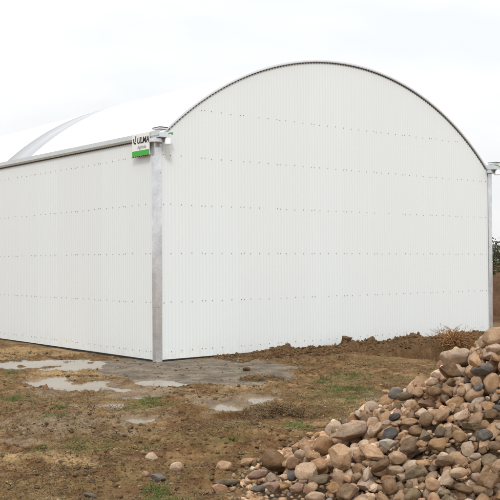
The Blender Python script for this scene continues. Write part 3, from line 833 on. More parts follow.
5 144 111 108 1281 5765 461 943 -47 259 -203 t|h|large tan rounded heap stone upper left of the corner brown block
5 101 62 73 501 6949 180 627 457 -513 -368 t|x|
21 81 59 34 1777 4951 309 552 -17 -267 789 p|x|
19 81 72 54 1960 6805 1053 656 -551 512 59 o|x|
0 86 62 56 610 5527 60 342 -864 264 -258 p|x|
15 147 103 90 1449 6822 744 59 811 -582 -9 t|h|medium tan jagged heap stone upper right of the rusty rough stone
6 102 69 59 1417 6414 657 294 -796 498 -180 b|h|small brown rounded heap stone right of the rusty rough stone
18 142 91 104 575 6344 221 540 -34 -585 -603 b|h|tiny brown jagged heap stone right of the wide olive stone
16 80 54 57 849 5610 200 883 322 -214 265 p|x|
15 132 81 101 433 5707 61 364 -408 807 -221 b|x|
18 153 118 80 2039 6347 1031 596 242 -55 763 k|x|
3 100 90 57 1205 5063 238 39 -599 -575 -556 p|x|
12 109 104 61 1796 6358 856 665 51 -54 -743 k|x|
21 138 83 61 2232 7091 1241 719 -218 -234 617 p|x|
15 91 72 65 2184 7308 1192 462 548 642 273 t|x|
24 111 82 49 2064 7663 1085 334 888 -292 -123 p|x|
14 80 48 46 787 6283 343 157 163 599 768 t|h|small tan jagged heap stone right of the leaning tan rock, second nearest
6 82 60 56 1831 4978 355 78 516 660 541 t|x|
18 155 99 94 1968 6130 903 457 -28 -418 784 o|x|
16 140 118 82 1712 8423 628 259 -279 770 -511 b|x|
12 167 103 125 597 6193 250 592 -570 95 562 t|h|medium tan jagged heap stone below the leaning tan rock
16 87 68 62 450 6614 164 227 72 25 -971 t|x|
6 121 79 86 1755 7441 938 510 87 -518 -681 t|x|
1 81 59 55 280 7206 72 838 492 -35 235 t|x|
2 97 85 53 1243 7391 591 272 -907 -218 -238 b|x|
20 161 125 64 1427 7251 737 536 65 -7 842 t|x|
6 109 89 69 1820 5543 605 30 797 599 73 t|x|
20 93 57 35 1845 6455 891 416 -229 -233 848 t|x|
21 88 76 34 157 7893 13 79 825 263 494 b|x|
17 95 78 74 1118 4927 101 151 -73 961 218 t|x|
18 119 86 90 1628 5803 601 451 43 65 -889 k|x|
10 153 123 81 943 7829 414 897 198 149 366 p|h|small pale jagged heap stone upper right of the large pale slab
13 86 78 63 1644 5956 651 255 -925 -258 -110 t|x|
6 137 101 71 232 6704 82 283 791 -541 31 t|h|medium tan rounded heap stone lower left of the upright pale slab
18 96 86 66 1739 7198 921 92 472 -570 -666 p|x|
23 169 104 75 983 7465 461 459 -90 -488 -737 t|x|
22 101 81 38 1136 5811 359 909 57 -231 343 t|h|small tan flat heap stone right of the broad olive block
6 83 52 64 1687 7029 888 184 -628 -504 564 o|x|
25 123 75 40 570 6594 241 805 590 58 9 t|h|tiny tan flat heap stone lower left of the leaning tan rock
13 113 100 61 1266 7324 603 78 -946 -309 -62 r|x|
24 123 111 55 1360 7854 587 124 982 57 128 t|x|
19 97 72 64 505 7967 109 793 30 292 533 t|x|
0 135 117 102 917 7290 459 44 532 -845 -43 b|h|small brown rounded heap stone upper right of the large pale slab
24 91 66 30 1139 7126 572 292 -654 211 665 o|h|small olive brown flat heap stone upper right of the black oval cobble
3 123 104 64 1720 7133 967 276 -910 -253 179 b|h|tiny brown rounded heap stone right of the crest slab
17 87 65 48 1026 6527 459 333 631 -700 41 p|h|tiny pale jagged heap stone lower right of the thin black stone
5 86 70 55 808 6335 326 44 -634 -78 768 t|x|
19 115 97 64 1489 7291 799 365 317 238 843 p|x|
1 109 82 60 1565 4643 126 112 103 193 -969 t|x|
16 82 54 54 1932 5885 779 703 642 -123 279 o|x|
17 90 54 58 921 5623 212 766 -376 -10 521 p|x|
2 81 61 43 2031 7295 1090 313 503 758 272 o|x|
4 139 112 71 1778 5965 756 363 318 477 734 o|x|
8 164 102 110 818 5415 176 551 228 430 677 p|x|
19 85 69 58 1338 8177 523 23 -593 245 -766 t|x|
0 82 60 53 1506 5507 443 912 -100 -393 55 t|x|
5 126 93 92 614 7233 251 562 -488 -124 656 k|x|
25 97 77 35 1251 6206 538 813 -198 107 537 p|h|tiny pale flat heap stone lower right of the upper brown cobble
8 156 137 85 1429 5191 322 333 340 -22 -879 k|x|
0 115 109 58 1104 7555 479 149 -796 586 -1 t|x|
21 158 127 66 1071 9431 100 269 -810 520 9 b|x|
20 118 83 51 1001 6115 380 977 -22 -210 -21 b|h|tiny brown flat heap stone upper left of the broad olive block
21 107 93 38 1529 6266 689 276 -708 92 -644 t|h|small tan flat heap stone above the round grey cobble
13 136 120 85 729 6572 341 561 118 498 -651 p|h|small pale jagged heap stone right of the leaning tan rock
19 92 65 73 1041 4816 36 927 283 -132 207 k|x|
11 124 114 89 754 5072 32 284 -222 -40 -932 t|x|
22 164 107 64 189 7474 50 58 -537 -729 421 t|h|tiny tan flat heap stone below the round brown boulder
22 129 113 56 1397 4672 138 168 781 355 486 t|x|
8 97 74 52 2040 7371 1099 721 -424 25 548 t|x|
24 158 122 62 1237 4848 134 305 -841 407 184 b|x|
12 110 98 56 570 8355 58 273 -960 28 62 k|x|
21 138 92 44 2010 6653 1072 233 -540 -81 805 p|x|
14 131 84 80 980 4997 63 694 570 -415 145 b|x|
2 145 123 76 884 5504 232 764 121 176 -609 o|x|
25 159 109 70 2053 6995 1151 645 -537 114 -532 o|x|
6 128 95 65 396 7381 122 677 -130 -38 723 t|x|
0 90 72 51 996 6841 474 921 -339 -190 -8 b|h|tiny brown rounded heap stone upper left of the thin black stone
9 135 117 92 1848 6975 1015 211 192 -29 -958 t|x|
6 105 82 70 681 5210 42 212 -525 180 -804 r|x|
14 159 101 109 1350 4989 207 658 339 -522 -424 t|x|
16 88 58 55 811 6196 346 798 -601 -28 33 b|h|small brown jagged heap stone lower left of the whitish stone
18 105 99 68 1734 5327 466 65 340 935 -75 b|x|
3 153 100 111 463 8124 91 320 709 256 574 k|h|small pinkish rounded heap stone above the upright pale slab
4 117 101 68 343 7641 92 749 25 -389 535 t|x|
2 80 54 61 1352 6445 625 554 329 475 599 t|x|
3 156 97 92 1097 5228 261 424 272 313 -805 b|x|
19 98 74 59 688 7901 202 417 -202 -396 793 t|x|
20 83 56 32 382 5580 -18 41 -75 996 -15 b|x|
6 149 113 119 919 9127 48 246 -146 726 -625 t|x|
9 131 110 95 2168 6889 1219 943 -63 -320 -64 t|x|
6 91 81 62 1092 6943 535 104 -243 103 959 t|x|
17 80 67 46 520 6082 180 214 -724 -457 470 k|h|small pinkish jagged heap stone lower right of the wide olive stone
8 107 93 68 1468 4826 180 93 -367 -873 -308 t|x|
1 106 82 56 401 7481 137 695 634 -14 -338 t|x|
1 98 75 63 1473 7037 826 510 225 -322 -765 t|h|small tan rounded heap stone lower left of the crest slab
24 162 121 68 1623 8516 528 227 935 -134 236 t|x|
4 92 85 59 1745 5397 504 902 230 -105 -349 p|x|
6 82 70 54 1565 5818 578 825 -59 265 496 t|h|tiny tan rounded heap stone right of the round grey cobble
0 155 147 117 1689 6908 940 311 -774 -407 371 p|h|small pale rounded heap stone upper left of the slanting grey stone
20 95 60 33 1215 5624 357 317 -352 -622 624 r|h|small rusty brown flat heap stone left of the corner brown block
8 98 81 54 1150 5496 291 123 -889 -186 -400 b|x|
17 81 53 63 1420 8131 573 223 -776 152 -570 b|x|
19 104 92 53 1467 5042 266 154 334 -742 -561 t|x|
4 110 90 57 1556 5618 525 788 456 338 -239 p|x|
9 114 71 63 1041 4700 4 385 331 558 657 t|x|
21 138 96 54 420 5864 58 42 275 -693 -665 t|x|
11 91 58 55 1098 5171 154 304 -866 4 -397 t|x|
25 81 52 31 711 6907 291 543 -113 463 691 b|x|
14 114 86 72 1810 5070 386 335 456 -52 823 t|x|
15 90 63 46 1688 6239 755 344 -95 894 -270 g|x|
14 126 81 90 1880 6555 982 753 -443 112 -474 p|x|
24 153 129 50 1038 6227 423 788 19 -282 547 t|h|tiny tan flat heap stone below the tilted brown block
19 114 74 76 1585 7723 770 943 8 -197 270 p|x|
19 148 114 76 1740 8536 577 688 -16 368 625 p|x|
7 91 83 69 2264 7270 1252 740 -204 12 640 t|x|
23 102 78 44 1321 4569 30 738 321 -80 588 b|x|
12 81 59 56 2391 7881 1164 164 527 810 -198 t|x|
7 95 68 54 2070 7203 1127 305 562 749 177 t|x|
14 83 59 60 1334 5194 256 216 369 126 895 t|x|
21 133 109 58 1442 5375 385 923 17 17 -384 b|h|small brown flat heap stone lower right of the corner brown block
8 141 97 101 160 7703 32 262 -916 1 305 t|x|
16 91 75 52 1009 5797 304 491 344 342 -724 t|h|small tan jagged heap stone below the broad olive block
3 103 86 76 1141 6433 529 34 -324 -943 -67 b|h|medium brown rounded heap stone upper right of the tilted brown block
21 96 82 43 573 6814 232 960 -144 234 -57 t|x|
18 134 88 100 908 8033 364 39 750 656 -81 b|x|
19 83 51 58 877 9378 -5 714 -536 -185 411 b|x|
9 91 57 57 289 7792 92 332 -300 803 395 t|h|tiny tan rounded heap stone upper right of the round brown boulder, nearest
18 120 110 79 827 5110 61 444 452 -430 -644 p|x|
7 120 88 92 1922 6911 1060 938 -274 -78 199 b|x|
13 104 81 76 872 7327 377 354 335 656 576 p|x|
12 95 73 64 1480 6429 689 869 -82 -476 -103 p|h|small pale jagged heap stone upper left of the round grey cobble
14 80 50 64 939 5844 278 342 468 -295 -760 b|h|small brown jagged heap stone lower left of the broad olive block
18 100 87 76 311 8047 21 197 -899 290 262 t|x|
6 97 84 54 1898 6789 1020 742 -412 136 511 t|x|
2 117 89 80 1933 5532 655 33 688 -663 -293 t|x|
0 80 58 45 673 7985 188 552 281 -31 784 d|x|
8 148 125 103 1662 7422 886 414 126 -416 -800 t|x|
10 135 100 86 302 7198 148 205 -163 790 -555 t|h|tiny tan jagged heap stone right of the round brown boulder, nearest
14 125 98 83 648 6007 180 764 -119 -3 634 r|h|tiny rusty brown jagged heap stone lower right of the wide olive stone
17 93 83 63 1409 6734 704 610 43 23 791 b|h|small brown jagged heap stone right of the rusty rough stone
22 119 79 44 2249 7361 1224 416 300 -220 -830 b|x|
6 82 62 62 1136 7480 511 84 368 -695 611 b|x|
20 118 102 53 1459 5682 478 653 226 -15 -722 o|h|medium olive brown flat heap stone above the corner brown block
4 109 66 63 619 5618 82 888 112 -136 424 r|x|
0 124 79 70 838 5210 80 895 208 -158 -361 t|x|
0 88 71 64 654 6410 256 659 411 187 602 o|h|tiny olive brown rounded heap stone lower right of the leaning tan rock
7 98 65 50 1284 5964 486 81 -762 642 -12 o|h|small olive brown rounded heap stone lower left of the round grey cobble
13 81 73 43 1177 5031 135 463 -842 246 -131 b|x|
8 80 75 56 993 5659 261 315 -43 922 220 t|x|
13 109 75 64 589 6050 165 830 214 135 496 o|h|tiny olive brown jagged heap stone lower right of the wide olive stone
20 95 63 29 1387 6804 680 560 278 -262 -735 t|h|tiny tan flat heap stone right of the rusty rough stone
22 103 77 44 1651 4525 96 387 183 110 -897 b|x|
9 101 71 61 933 5379 170 91 208 215 950 p|x|
23 161 117 67 613 5421 71 837 -70 61 540 t|x|
18 94 80 56 654 7829 197 765 -325 247 -498 t|x|
24 139 102 57 908 6775 452 92 210 -555 800 p|h|small pale flat heap stone left of the thin black stone
24 111 72 39 1828 6305 864 374 -575 -711 -157 t|x|
3 152 130 113 677 7295 307 746 -384 18 -544 t|h|tiny tan rounded heap stone left of the large pale slab, nearest
17 82 73 54 1418 5275 383 138 20 966 217 t|h|small tan jagged heap stone lower right of the corner brown block
15 84 59 47 1755 6425 831 194 934 147 262 b|x|
8 80 55 60 1763 5801 659 596 -355 -613 379 p|x|
6 86 68 58 310 8213 10 765 -347 -378 -389 t|x|
7 82 68 47 1262 5079 203 388 244 456 763 t|x|
6 129 93 93 1689 4959 314 838 -425 -319 122 t|x|
16 125 110 78 278 5921 10 139 935 297 137 t|x|
8 141 131 102 2063 7807 1041 140 735 635 191 o|x|
16 80 54 41 1100 6648 509 491 -813 286 -125 t|h|small tan jagged heap stone right of the thin black stone
4 149 120 91 993 8206 363 119 160 -212 -957 p|x|
7 96 71 72 476 5626 35 267 -909 -69 312 b|x|
19 86 81 46 732 5543 154 872 -34 -366 -323 p|x|
4 104 73 81 1209 7029 619 156 -10 108 -982 p|h|small pale rounded heap stone lower right of the upper grey cobble
1 85 76 55 1151 7424 535 191 -519 685 475 p|x|
12 82 55 54 1506 7842 673 13 430 -893 136 o|x|
5 84 59 44 2142 7265 1179 39 -641 -432 -633 p|x|
20 120 91 49 1375 7311 674 928 -7 -290 -232 t|x|
18 95 80 73 1472 7168 814 493 -810 280 -149 k|x|
20 80 64 31 791 6691 365 529 -422 506 535 r|x|
4 83 69 43 1178 5702 354 791 72 -276 542 p|x|
15 82 52 55 1157 6789 574 545 -624 312 466 k|x|
17 106 72 75 1827 7580 950 111 965 19 235 t|x|
19 123 84 93 739 6312 290 781 -174 253 -543 t|h|medium tan jagged heap stone lower right of the leaning tan rock
1 163 118 120 1408 4531 78 35 858 374 350 t|x|
19 80 75 55 246 8022 1 503 267 421 706 k|x|
3 80 66 49 1909 6437 935 594 387 -163 -686 t|x|
17 86 69 60 1603 6024 644 991 -94 -3 -93 k|h|tiny pinkish jagged heap stone upper right of the round grey cobble
15 99 81 67 830 8040 300 629 116 -202 -742 o|x|
8 113 76 66 1226 5929 452 754 222 -308 -536 p|h|small pale rounded heap stone upper right of the broad olive block, second nearest
21 89 81 34 528 5884 75 952 128 -190 -201 t|x|
17 102 71 54 1358 6503 646 753 -368 171 -518 t|x|
10 116 75 80 1498 5284 420 209 628 -480 -576 r|x|
15 152 133 117 1219 5170 253 419 -12 211 883 t|x|
8 81 69 54 1719 6167 796 739 327 -142 -571 t|x|
22 93 61 37 1647 6903 845 118 792 556 224 o|x|
15 108 90 62 832 8351 199 886 -222 -405 41 b|x|
4 102 82 63 850 7108 401 469 -131 220 -845 t|x|
9 132 98 79 1084 5363 290 430 98 -124 889 r|x|
2 117 98 72 946 9374 18 313 -884 -345 22 t|x|
23 168 130 63 819 7506 358 243 -504 -24 829 t|x|
24 91 75 32 1542 8032 643 192 -232 938 -174 t|x|
8 86 62 62 1623 7045 861 40 -244 316 -916 p|h|small pale rounded heap stone lower right of the crest slab
10 161 102 100 1495 4716 147 668 588 146 432 t|x|
12 150 97 77 214 8124 4 284 794 -527 -107 r|x|
0 85 79 53 595 6892 229 151 -270 169 936 p|x|
6 113 91 90 1381 8259 530 247 329 -911 14 t|x|
3 99 85 74 1072 5476 294 737 206 -634 109 t|h|small tan rounded heap stone lower right of the broad olive block
13 88 69 51 142 7055 9 351 833 -424 -57 t|x|
0 69 54 41 2047 6816 1148 934 -6 -357 -12 t|x|
24 106 76 38 1616 5601 574 854 -400 23 332 t|x|
5 68 48 46 1504 7401 816 405 -631 394 -531 p|x|
3 61 51 34 1234 7388 641 161 -968 193 -27 t|x|
2 84 54 65 1458 8062 603 391 -599 -243 655 p|x|
11 123 76 72 642 5463 141 438 300 153 833 k|x|
21 61 41 26 1779 6792 978 401 -8 363 841 t|x|
23 149 99 63 470 7002 243 401 55 8 914 t|h|medium tan flat heap stone upper right of the upright pale slab
15 68 50 45 497 5843 103 483 781 -338 208 k|x|
17 60 55 43 1367 5352 380 325 -417 811 250 p|h|small pale jagged heap stone below the corner brown block
5 62 46 39 1412 8047 571 732 -494 58 -465 t|x|
15 91 72 46 1096 5917 421 222 -28 -56 973 t|h|medium tan jagged heap stone upper right of the broad olive block
7 70 56 53 1470 8271 556 491 -275 -810 -168 t|x|
24 141 102 49 2472 7923 1220 966 236 75 79 t|x|
4 136 115 101 2222 8037 1041 70 601 -252 755 t|x|
9 69 63 35 1965 6562 1010 231 -308 294 -875 b|x|
13 97 89 49 1376 6398 692 7 -381 -168 909 t|h|small tan jagged heap stone right of the rusty rough stone
17 130 79 79 1921 6689 1065 265 242 284 889 p|x|
7 66 62 35 1835 7270 981 872 -464 113 -110 p|x|
1 77 66 52 1387 6963 745 122 188 -963 149 t|x|
9 71 58 38 1437 7762 646 753 642 -123 72 r|x|
0 61 51 41 1174 7574 594 174 830 -96 521 p|x|
17 73 64 57 1516 4653 180 186 896 -387 -113 p|x|
1 81 55 44 1378 5710 503 132 -146 961 -193 p|h|small pale rounded heap stone lower left of the round grey cobble
24 96 77 36 956 7947 410 68 -333 457 822 o|x|
24 110 72 43 898 7404 484 779 319 -366 -396 t|h|small tan flat heap stone upper right of the large pale slab
18 61 43 44 1911 6041 813 321 -96 -394 856 t|x|
23 72 53 28 1436 5748 534 239 -406 871 139 b|h|small brown flat heap stone below the round grey cobble
10 156 112 83 646 6743 284 491 -477 705 -186 b|x|
2 66 53 36 1431 4881 172 50 -335 787 516 t|x|
3 94 69 71 764 6867 328 406 -317 634 -577 p|h|tiny pale rounded heap stone below the large pale slab
21 60 52 19 692 8209 228 48 -512 -693 -506 p|x|
9 61 39 41 836 6885 360 371 898 79 225 k|x|
1 65 60 47 1456 7808 652 103 -228 716 652 t|x|
11 63 53 42 1378 5372 339 432 344 178 814 b|x|
23 78 69 35 441 7266 221 380 -354 -277 809 t|h|tiny tan flat heap stone above the upright pale slab
14 171 105 133 1778 6871 1018 301 -449 -542 643 p|h|medium pale jagged heap stone upper right of the slanting grey stone
17 109 73 61 1706 6051 718 271 642 -716 -35 t|x|
15 67 47 40 1057 6657 547 8 -161 -986 -42 t|h|tiny tan jagged heap stone lower right of the black oval cobble
7 81 53 46 546 5577 35 212 -102 -142 962 b|x|
16 61 53 48 1668 5180 395 67 108 451 883 p|x|
4 70 60 45 1646 6259 772 844 18 -342 412 t|h|small tan rounded heap stone lower right of the slanting grey stone
21 149 131 57 1289 8664 341 196 -528 -200 802 p|x|
14 86 72 54 1812 7309 1011 944 -65 -295 135 p|h|tiny pale jagged heap stone lower left of the top boulder
4 101 86 54 911 5309 191 852 -299 -243 -354 o|x|
16 119 101 62 1282 6450 647 837 13 -60 -544 t|h|small tan jagged heap stone lower right of the rusty rough stone
25 129 91 40 762 8260 274 218 410 -884 -53 p|x|
12 102 77 52 1626 8009 722 461 -855 -223 -84 b|x|
25 62 58 21 1057 6243 504 284 757 259 -528 t|x|
4 138 92 80 1272 7327 676 608 282 134 730 t|h|small tan rounded heap stone right of the upper grey cobble
24 62 49 25 1470 6695 708 370 -186 -181 892 t|x|
12 66 61 45 1745 6828 934 460 252 -774 355 t|x|
15 69 56 40 638 5344 39 645 -184 -695 -257 p|x|
17 73 59 45 397 7887 77 819 -57 -504 -268 o|x|
8 170 144 109 1754 8164 840 701 -508 211 454 k|x|
24 70 49 28 1420 5890 526 32 -577 -388 718 t|h|small tan flat heap stone lower left of the round grey cobble
19 108 83 58 546 5741 142 724 339 127 588 t|x|
23 88 67 34 1747 6981 993 576 -80 -614 533 t|x|
6 87 70 67 842 7713 357 95 -272 -353 890 t|x|
24 61 47 26 1233 6610 569 37 925 260 275 t|x|
11 139 128 98 1666 7971 792 630 600 -202 450 k|h|small pinkish jagged heap stone lower left of the crest slab
19 184 168 123 1057 8741 280 242 355 -142 -892 t|x|
1 180 111 93 2100 7927 1012 265 943 154 130 t|x|
15 145 93 114 1262 8551 367 11 131 383 -914 k|x|
6 73 65 54 745 5787 210 102 -692 283 656 t|h|tiny tan rounded heap stone lower right of the leaning tan rock, second nearest
10 140 132 91 1964 7251 1107 789 -218 358 449 t|x|
1 103 83 77 2301 7911 1120 598 117 775 170 t|x|
13 88 82 48 1605 5902 660 151 -20 253 -955 p|h|tiny pale jagged heap stone upper right of the round grey cobble
5 108 92 61 1467 6324 675 118 -861 107 -484 r|x|
6 110 82 80 972 5598 296 150 214 147 -954 o|h|medium olive brown rounded heap stone below the broad olive block
22 61 51 20 1730 5767 624 667 -198 -536 479 t|x|
2 112 71 68 831 6491 386 480 -195 -746 418 k|x|
11 139 93 81 1301 6135 586 578 -545 373 -479 p|h|medium pale jagged heap stone lower right of the upper brown cobble
0 86 52 63 641 6506 298 235 112 -388 -884 p|x|
16 64 54 44 429 7070 201 450 -80 -865 -208 p|h|tiny pale jagged heap stone above the upright pale slab
1 155 101 103 1899 6076 883 849 -352 -36 -392 k|x|
14 131 81 86 1688 5757 625 51 -366 504 781 p|x|
3 80 69 44 974 5744 317 616 397 -524 -435 o|h|small olive brown rounded heap stone lower left of the broad olive block
4 72 56 42 1867 5887 796 196 239 -651 693 t|x|
20 64 46 27 2008 6753 1061 625 225 92 742 t|x|
10 82 51 55 522 6858 246 100 46 792 -601 b|h|tiny brown jagged heap stone left of the leaning tan rock
16 132 93 67 926 8994 104 581 243 -372 -682 t|x|
16 96 80 65 1037 7185 505 68 3 -957 -283 t|x|
18 115 84 84 2111 7181 1201 110 -844 -523 -35 p|x|
5 63 55 48 992 6927 464 254 -326 -230 881 p|x|
6 116 73 75 738 8081 283 327 -779 -519 127 p|x|
25 114 98 44 1117 7230 531 627 97 -277 -721 t|x|
18 62 50 32 1330 6050 616 428 -349 -504 -664 t|h|small tan jagged heap stone left of the round grey cobble
9 62 56 37 567 8327 112 106 190 731 -647 t|x|
20 102 80 32 1186 5847 439 882 177 -235 -368 t|h|tiny tan flat heap stone upper right of the broad olive block
11 171 115 103 1338 5041 297 885 346 -197 240 p|x|
4 96 59 48 499 5978 160 214 -653 606 -401 g|x|
1 102 91 62 1024 5301 249 97 -236 -922 -292 t|x|
24 125 118 42 1347 7371 744 398 -719 564 88 t|h|medium tan flat heap stone above the rusty rough stone
19 168 126 85 1612 6721 908 120 -805 -566 -130 t|h|small tan jagged heap stone left of the slanting grey stone
17 80 73 41 2214 7367 1249 721 312 -4 -619 t|x|
24 151 141 67 461 7578 207 203 -129 44 970 t|h|small tan flat heap stone above the upright pale slab
10 88 58 46 1592 4881 282 369 247 -120 888 b|x|
0 92 70 66 1299 4782 152 35 235 254 938 p|x|
19 63 43 35 1256 5699 436 377 -710 355 -477 t|h|tiny tan jagged heap stone upper left of the corner brown block, second nearest
0 190 150 129 293 5987 100 761 45 17 646 t|x|
16 108 102 85 917 4930 45 583 -634 435 -264 k|x|
16 104 66 57 1617 5013 295 553 -831 3 52 b|x|
1 138 121 100 1120 4977 181 989 41 -4 142 t|x|
10 94 65 50 1777 5883 765 462 851 -39 -247 r|x|
4 72 65 44 1570 6711 844 19 664 -597 -451 o|h|small olive brown rounded heap stone lower left of the slanting grey stone
0 111 89 62 2322 7830 1162 742 -532 -344 -217 b|x|
20 73 46 26 346 6226 69 776 -570 -266 42 b|x|
22 109 68 33 1449 4966 263 102 420 -455 -779 t|x|
19 73 63 52 759 8421 214 224 -573 234 753 k|x|
14 85 66 59 640 6550 336 803 -104 -583 -68 b|x|
24 72 66 25 458 6557 236 617 63 324 -714 b|x|
24 159 119 61 730 9120 -1 5 523 852 4 p|x|
10 81 51 54 989 4853 35 434 548 454 -553 k|x|
12 78 72 45 2099 7248 1181 819 348 454 47 t|x|
3 145 134 110 987 7596 500 595 -743 -281 123 p|h|small pale rounded heap stone upper left of the black oval cobble, second nearest
5 114 101 77 695 5620 138 741 -390 217 502 t|x|
21 78 55 29 544 6014 124 731 572 -284 242 t|x|
21 62 37 19 1268 5969 523 152 642 747 85 t|h|tiny tan flat heap stone lower right of the upper brown cobble
18 63 51 44 1070 5058 111 387 -279 751 -456 k|x|
21 96 66 36 1599 8318 588 831 -116 -33 542 p|x|
25 94 62 34 1004 6881 505 936 -306 -25 174 p|h|small pale flat heap stone lower left of the black oval cobble
0 61 43 40 755 6798 313 450 -824 -197 -282 p|x|
18 97 81 69 599 8387 124 97 672 -725 -114 k|x|
11 104 82 53 1065 5055 174 812 -260 -248 460 t|x|
8 158 112 116 912 5216 151 791 385 -235 -413 t|x|
8 67 54 43 1756 5627 590 444 -42 -601 664 o|x|
10 144 113 101 1521 4784 241 664 189 -14 -724 b|x|
3 121 100 65 726 5403 169 532 571 -237 -579 t|x|
1 60 40 35 1782 7297 967 913 -284 275 98 r|x|
15 116 92 81 1754 7918 824 6 -276 951 -138 k|x|
9 98 87 71 1589 5139 399 690 -62 97 714 o|x|
9 168 119 90 1066 4738 78 37 139 80 986 o|x|
0 128 108 94 1028 7285 507 318 16 52 946 t|x|
24 134 106 41 306 7553 102 694 -346 10 -631 t|x|
19 62 45 46 715 6383 272 582 -354 -694 -232 b|x|
23 61 46 23 206 6257 19 244 100 574 -775 p|x|
1 138 98 80 1696 7610 949 513 555 303 581 t|x|
17 128 105 86 453 7429 202 111 -11 813 572 t|h|small tan jagged heap stone above the upright pale slab
0 139 84 91 1653 5461 562 183 182 527 810 t|x|
23 90 74 29 1550 6744 826 463 -737 -471 145 p|h|tiny pale flat heap stone lower left of the slanting grey stone
25 66 62 27 1270 4935 157 642 703 -125 280 t|x|
2 109 91 85 612 7673 236 24 -993 102 -54 t|x|
21 141 89 45 1057 5126 197 220 911 -307 163 t|x|
23 143 113 51 2237 6770 1227 114 -932 146 -311 p|x|
6 60 49 40 1651 6581 881 248 -863 437 -55 t|h|tiny tan rounded heap stone below the slanting grey stone
2 73 50 52 1088 6486 487 413 -217 289 836 b|h|tiny brown rounded heap stone above the tilted brown block
21 90 61 39 1606 5721 591 731 -29 -347 -586 o|x|
3 83 65 42 798 5570 221 572 -212 62 790 p|x|
18 137 121 87 1923 7992 883 401 -177 -60 897 p|x|
14 65 42 51 695 7774 256 124 255 -318 -905 t|x|
2 71 43 39 2465 7851 1207 86 313 775 -542 g|x|
20 155 97 50 1011 7004 534 633 234 1 -738 t|h|medium tan flat heap stone left of the black oval cobble
16 91 76 71 593 7805 221 320 186 858 355 t|x|
0 189 158 101 685 7719 326 143 -705 644 -262 p|h|medium pale rounded heap stone left of the large pale slab
4 109 90 81 1784 6429 908 333 262 771 475 p|x|
16 75 58 47 1260 7231 678 671 -67 147 -724 t|x|
12 80 70 54 1656 5926 707 261 -148 -37 953 p|x|
15 60 42 48 603 7459 218 36 645 411 643 b|x|
9 169 127 106 2286 7168 1316 858 -16 -58 -510 t|x|
25 151 135 55 1035 8463 303 368 139 881 264 t|x|
6 60 38 45 1737 7270 913 855 325 205 -349 t|x|
8 80 57 60 1211 5712 413 298 -570 766 0 t|h|small tan rounded heap stone right of the broad olive block
3 66 50 37 1553 5564 470 180 -77 971 139 t|x|
24 74 60 28 2050 7121 1101 825 -181 -212 492 t|x|
9 133 122 101 846 8877 82 111 -955 -142 -236 t|x|
18 62 48 47 1713 5992 685 427 -857 -261 -120 t|x|
13 94 87 53 1782 7039 1015 946 195 134 222 t|x|
6 61 55 36 1582 6216 683 671 1 -187 717 o|x|
10 62 52 36 295 7097 140 534 655 128 519 p|x|
10 60 53 45 1651 4880 237 181 74 -272 942 p|x|
15 132 82 67 1892 7680 990 2 -506 419 -754 t|h|tiny tan jagged heap stone lower left of the top boulder
1 63 59 48 410 8261 47 590 -767 253 -10 t|x|
20 88 73 29 1607 7228 872 667 287 318 -610 p|x|
18 86 77 61 518 8061 136 633 107 -302 -705 t|x|
19 61 55 32 1361 6880 719 823 -200 -479 231 t|x|
22 89 75 35 1329 7241 701 984 -111 -82 -109 p|x|
25 60 39 21 1882 7193 1063 157 -822 184 -516 o|x|
4 73 62 37 1138 5478 339 117 33 -34 -992 o|h|small olive brown rounded heap stone lower right of the broad olive block
14 93 61 50 399 6770 133 415 292 -354 -786 t|x|
15 61 54 45 1003 6773 471 567 -624 311 438 t|x|
10 109 94 55 1196 5234 320 987 85 121 -67 t|x|
15 108 68 77 660 7177 311 658 407 106 625 t|h|tiny tan jagged heap stone lower left of the large pale slab
5 85 73 48 1831 6278 908 644 312 69 -696 o|x|
8 97 85 69 786 7662 369 693 325 -603 -227 o|h|small olive brown rounded heap stone above the large pale slab
24 103 96 38 992 7710 461 144 -594 -85 -787 t|x|
21 103 85 44 1308 4854 196 408 200 -94 886 t|x|
17 109 80 64 756 6109 303 369 581 115 716 p|h|medium pale jagged heap stone lower right of the leaning tan rock
25 61 55 20 1511 6364 695 784 -303 508 -191 k|x|
9 91 59 69 240 7733 74 265 583 414 647 t|x|
12 73 58 54 1901 7599 974 341 800 -426 -251 b|x|
1 70 48 43 1756 6252 805 167 205 -924 276 t|x|
7 140 115 88 670 5693 203 136 -39 -223 964 t|h|tiny tan rounded heap stone lower right of the leaning tan rock, nearest
6 72 65 38 239 8062 53 736 45 38 -674 t|x|
16 61 39 46 1379 6223 588 163 -884 -429 86 b|x|
0 61 53 41 530 6912 231 631 -172 -202 729 t|x|
8 89 74 53 1416 4756 178 250 959 -128 -25 k|x|
23 189 148 68 1262 4607 81 772 -168 -372 487 b|x|
3 87 78 62 514 5894 136 102 -257 -16 -961 k|x|
7 68 47 43 1240 4568 -1 374 -104 30 921 o|x|
18 73 55 47 1841 5265 476 892 100 -382 219 t|x|
2 66 56 52 584 8189 180 535 566 469 417 t|h|tiny tan rounded heap stone left of the large pale slab, second nearest
23 65 45 27 919 6077 370 13 233 -902 -363 b|h|tiny brown flat heap stone below the whitish stone
18 60 43 41 1754 4637 169 732 442 -253 453 t|x|
3 111 97 91 1781 7060 1092 499 -769 52 -395 p|h|small pale rounded heap stone lower left of the top boulder
5 166 145 86 1628 6538 938 993 -118 -24 -4 g|h|slanting oblong grey stone just under the crest on the right of the heap
0 106 96 65 1379 7070 783 975 -194 -99 34 p|h|medium pale rounded heap stone above the rusty rough stone
15 138 109 119 1045 6137 480 942 -145 -299 -48 b|h|big tilted brown block in the middle of the heap beside the whitish stone
6 93 76 54 1036 6690 585 984 -69 -158 -45 d|h|black oval cobble high on the left slope of the heap
25 141 107 32 974 6512 489 849 121 -223 464 d|h|thin flat black stone under the black oval cobble on the heap
6 116 95 86 955 6046 428 875 -406 43 -261 t|h|large tan rounded heap stone lower left of the tilted brown block
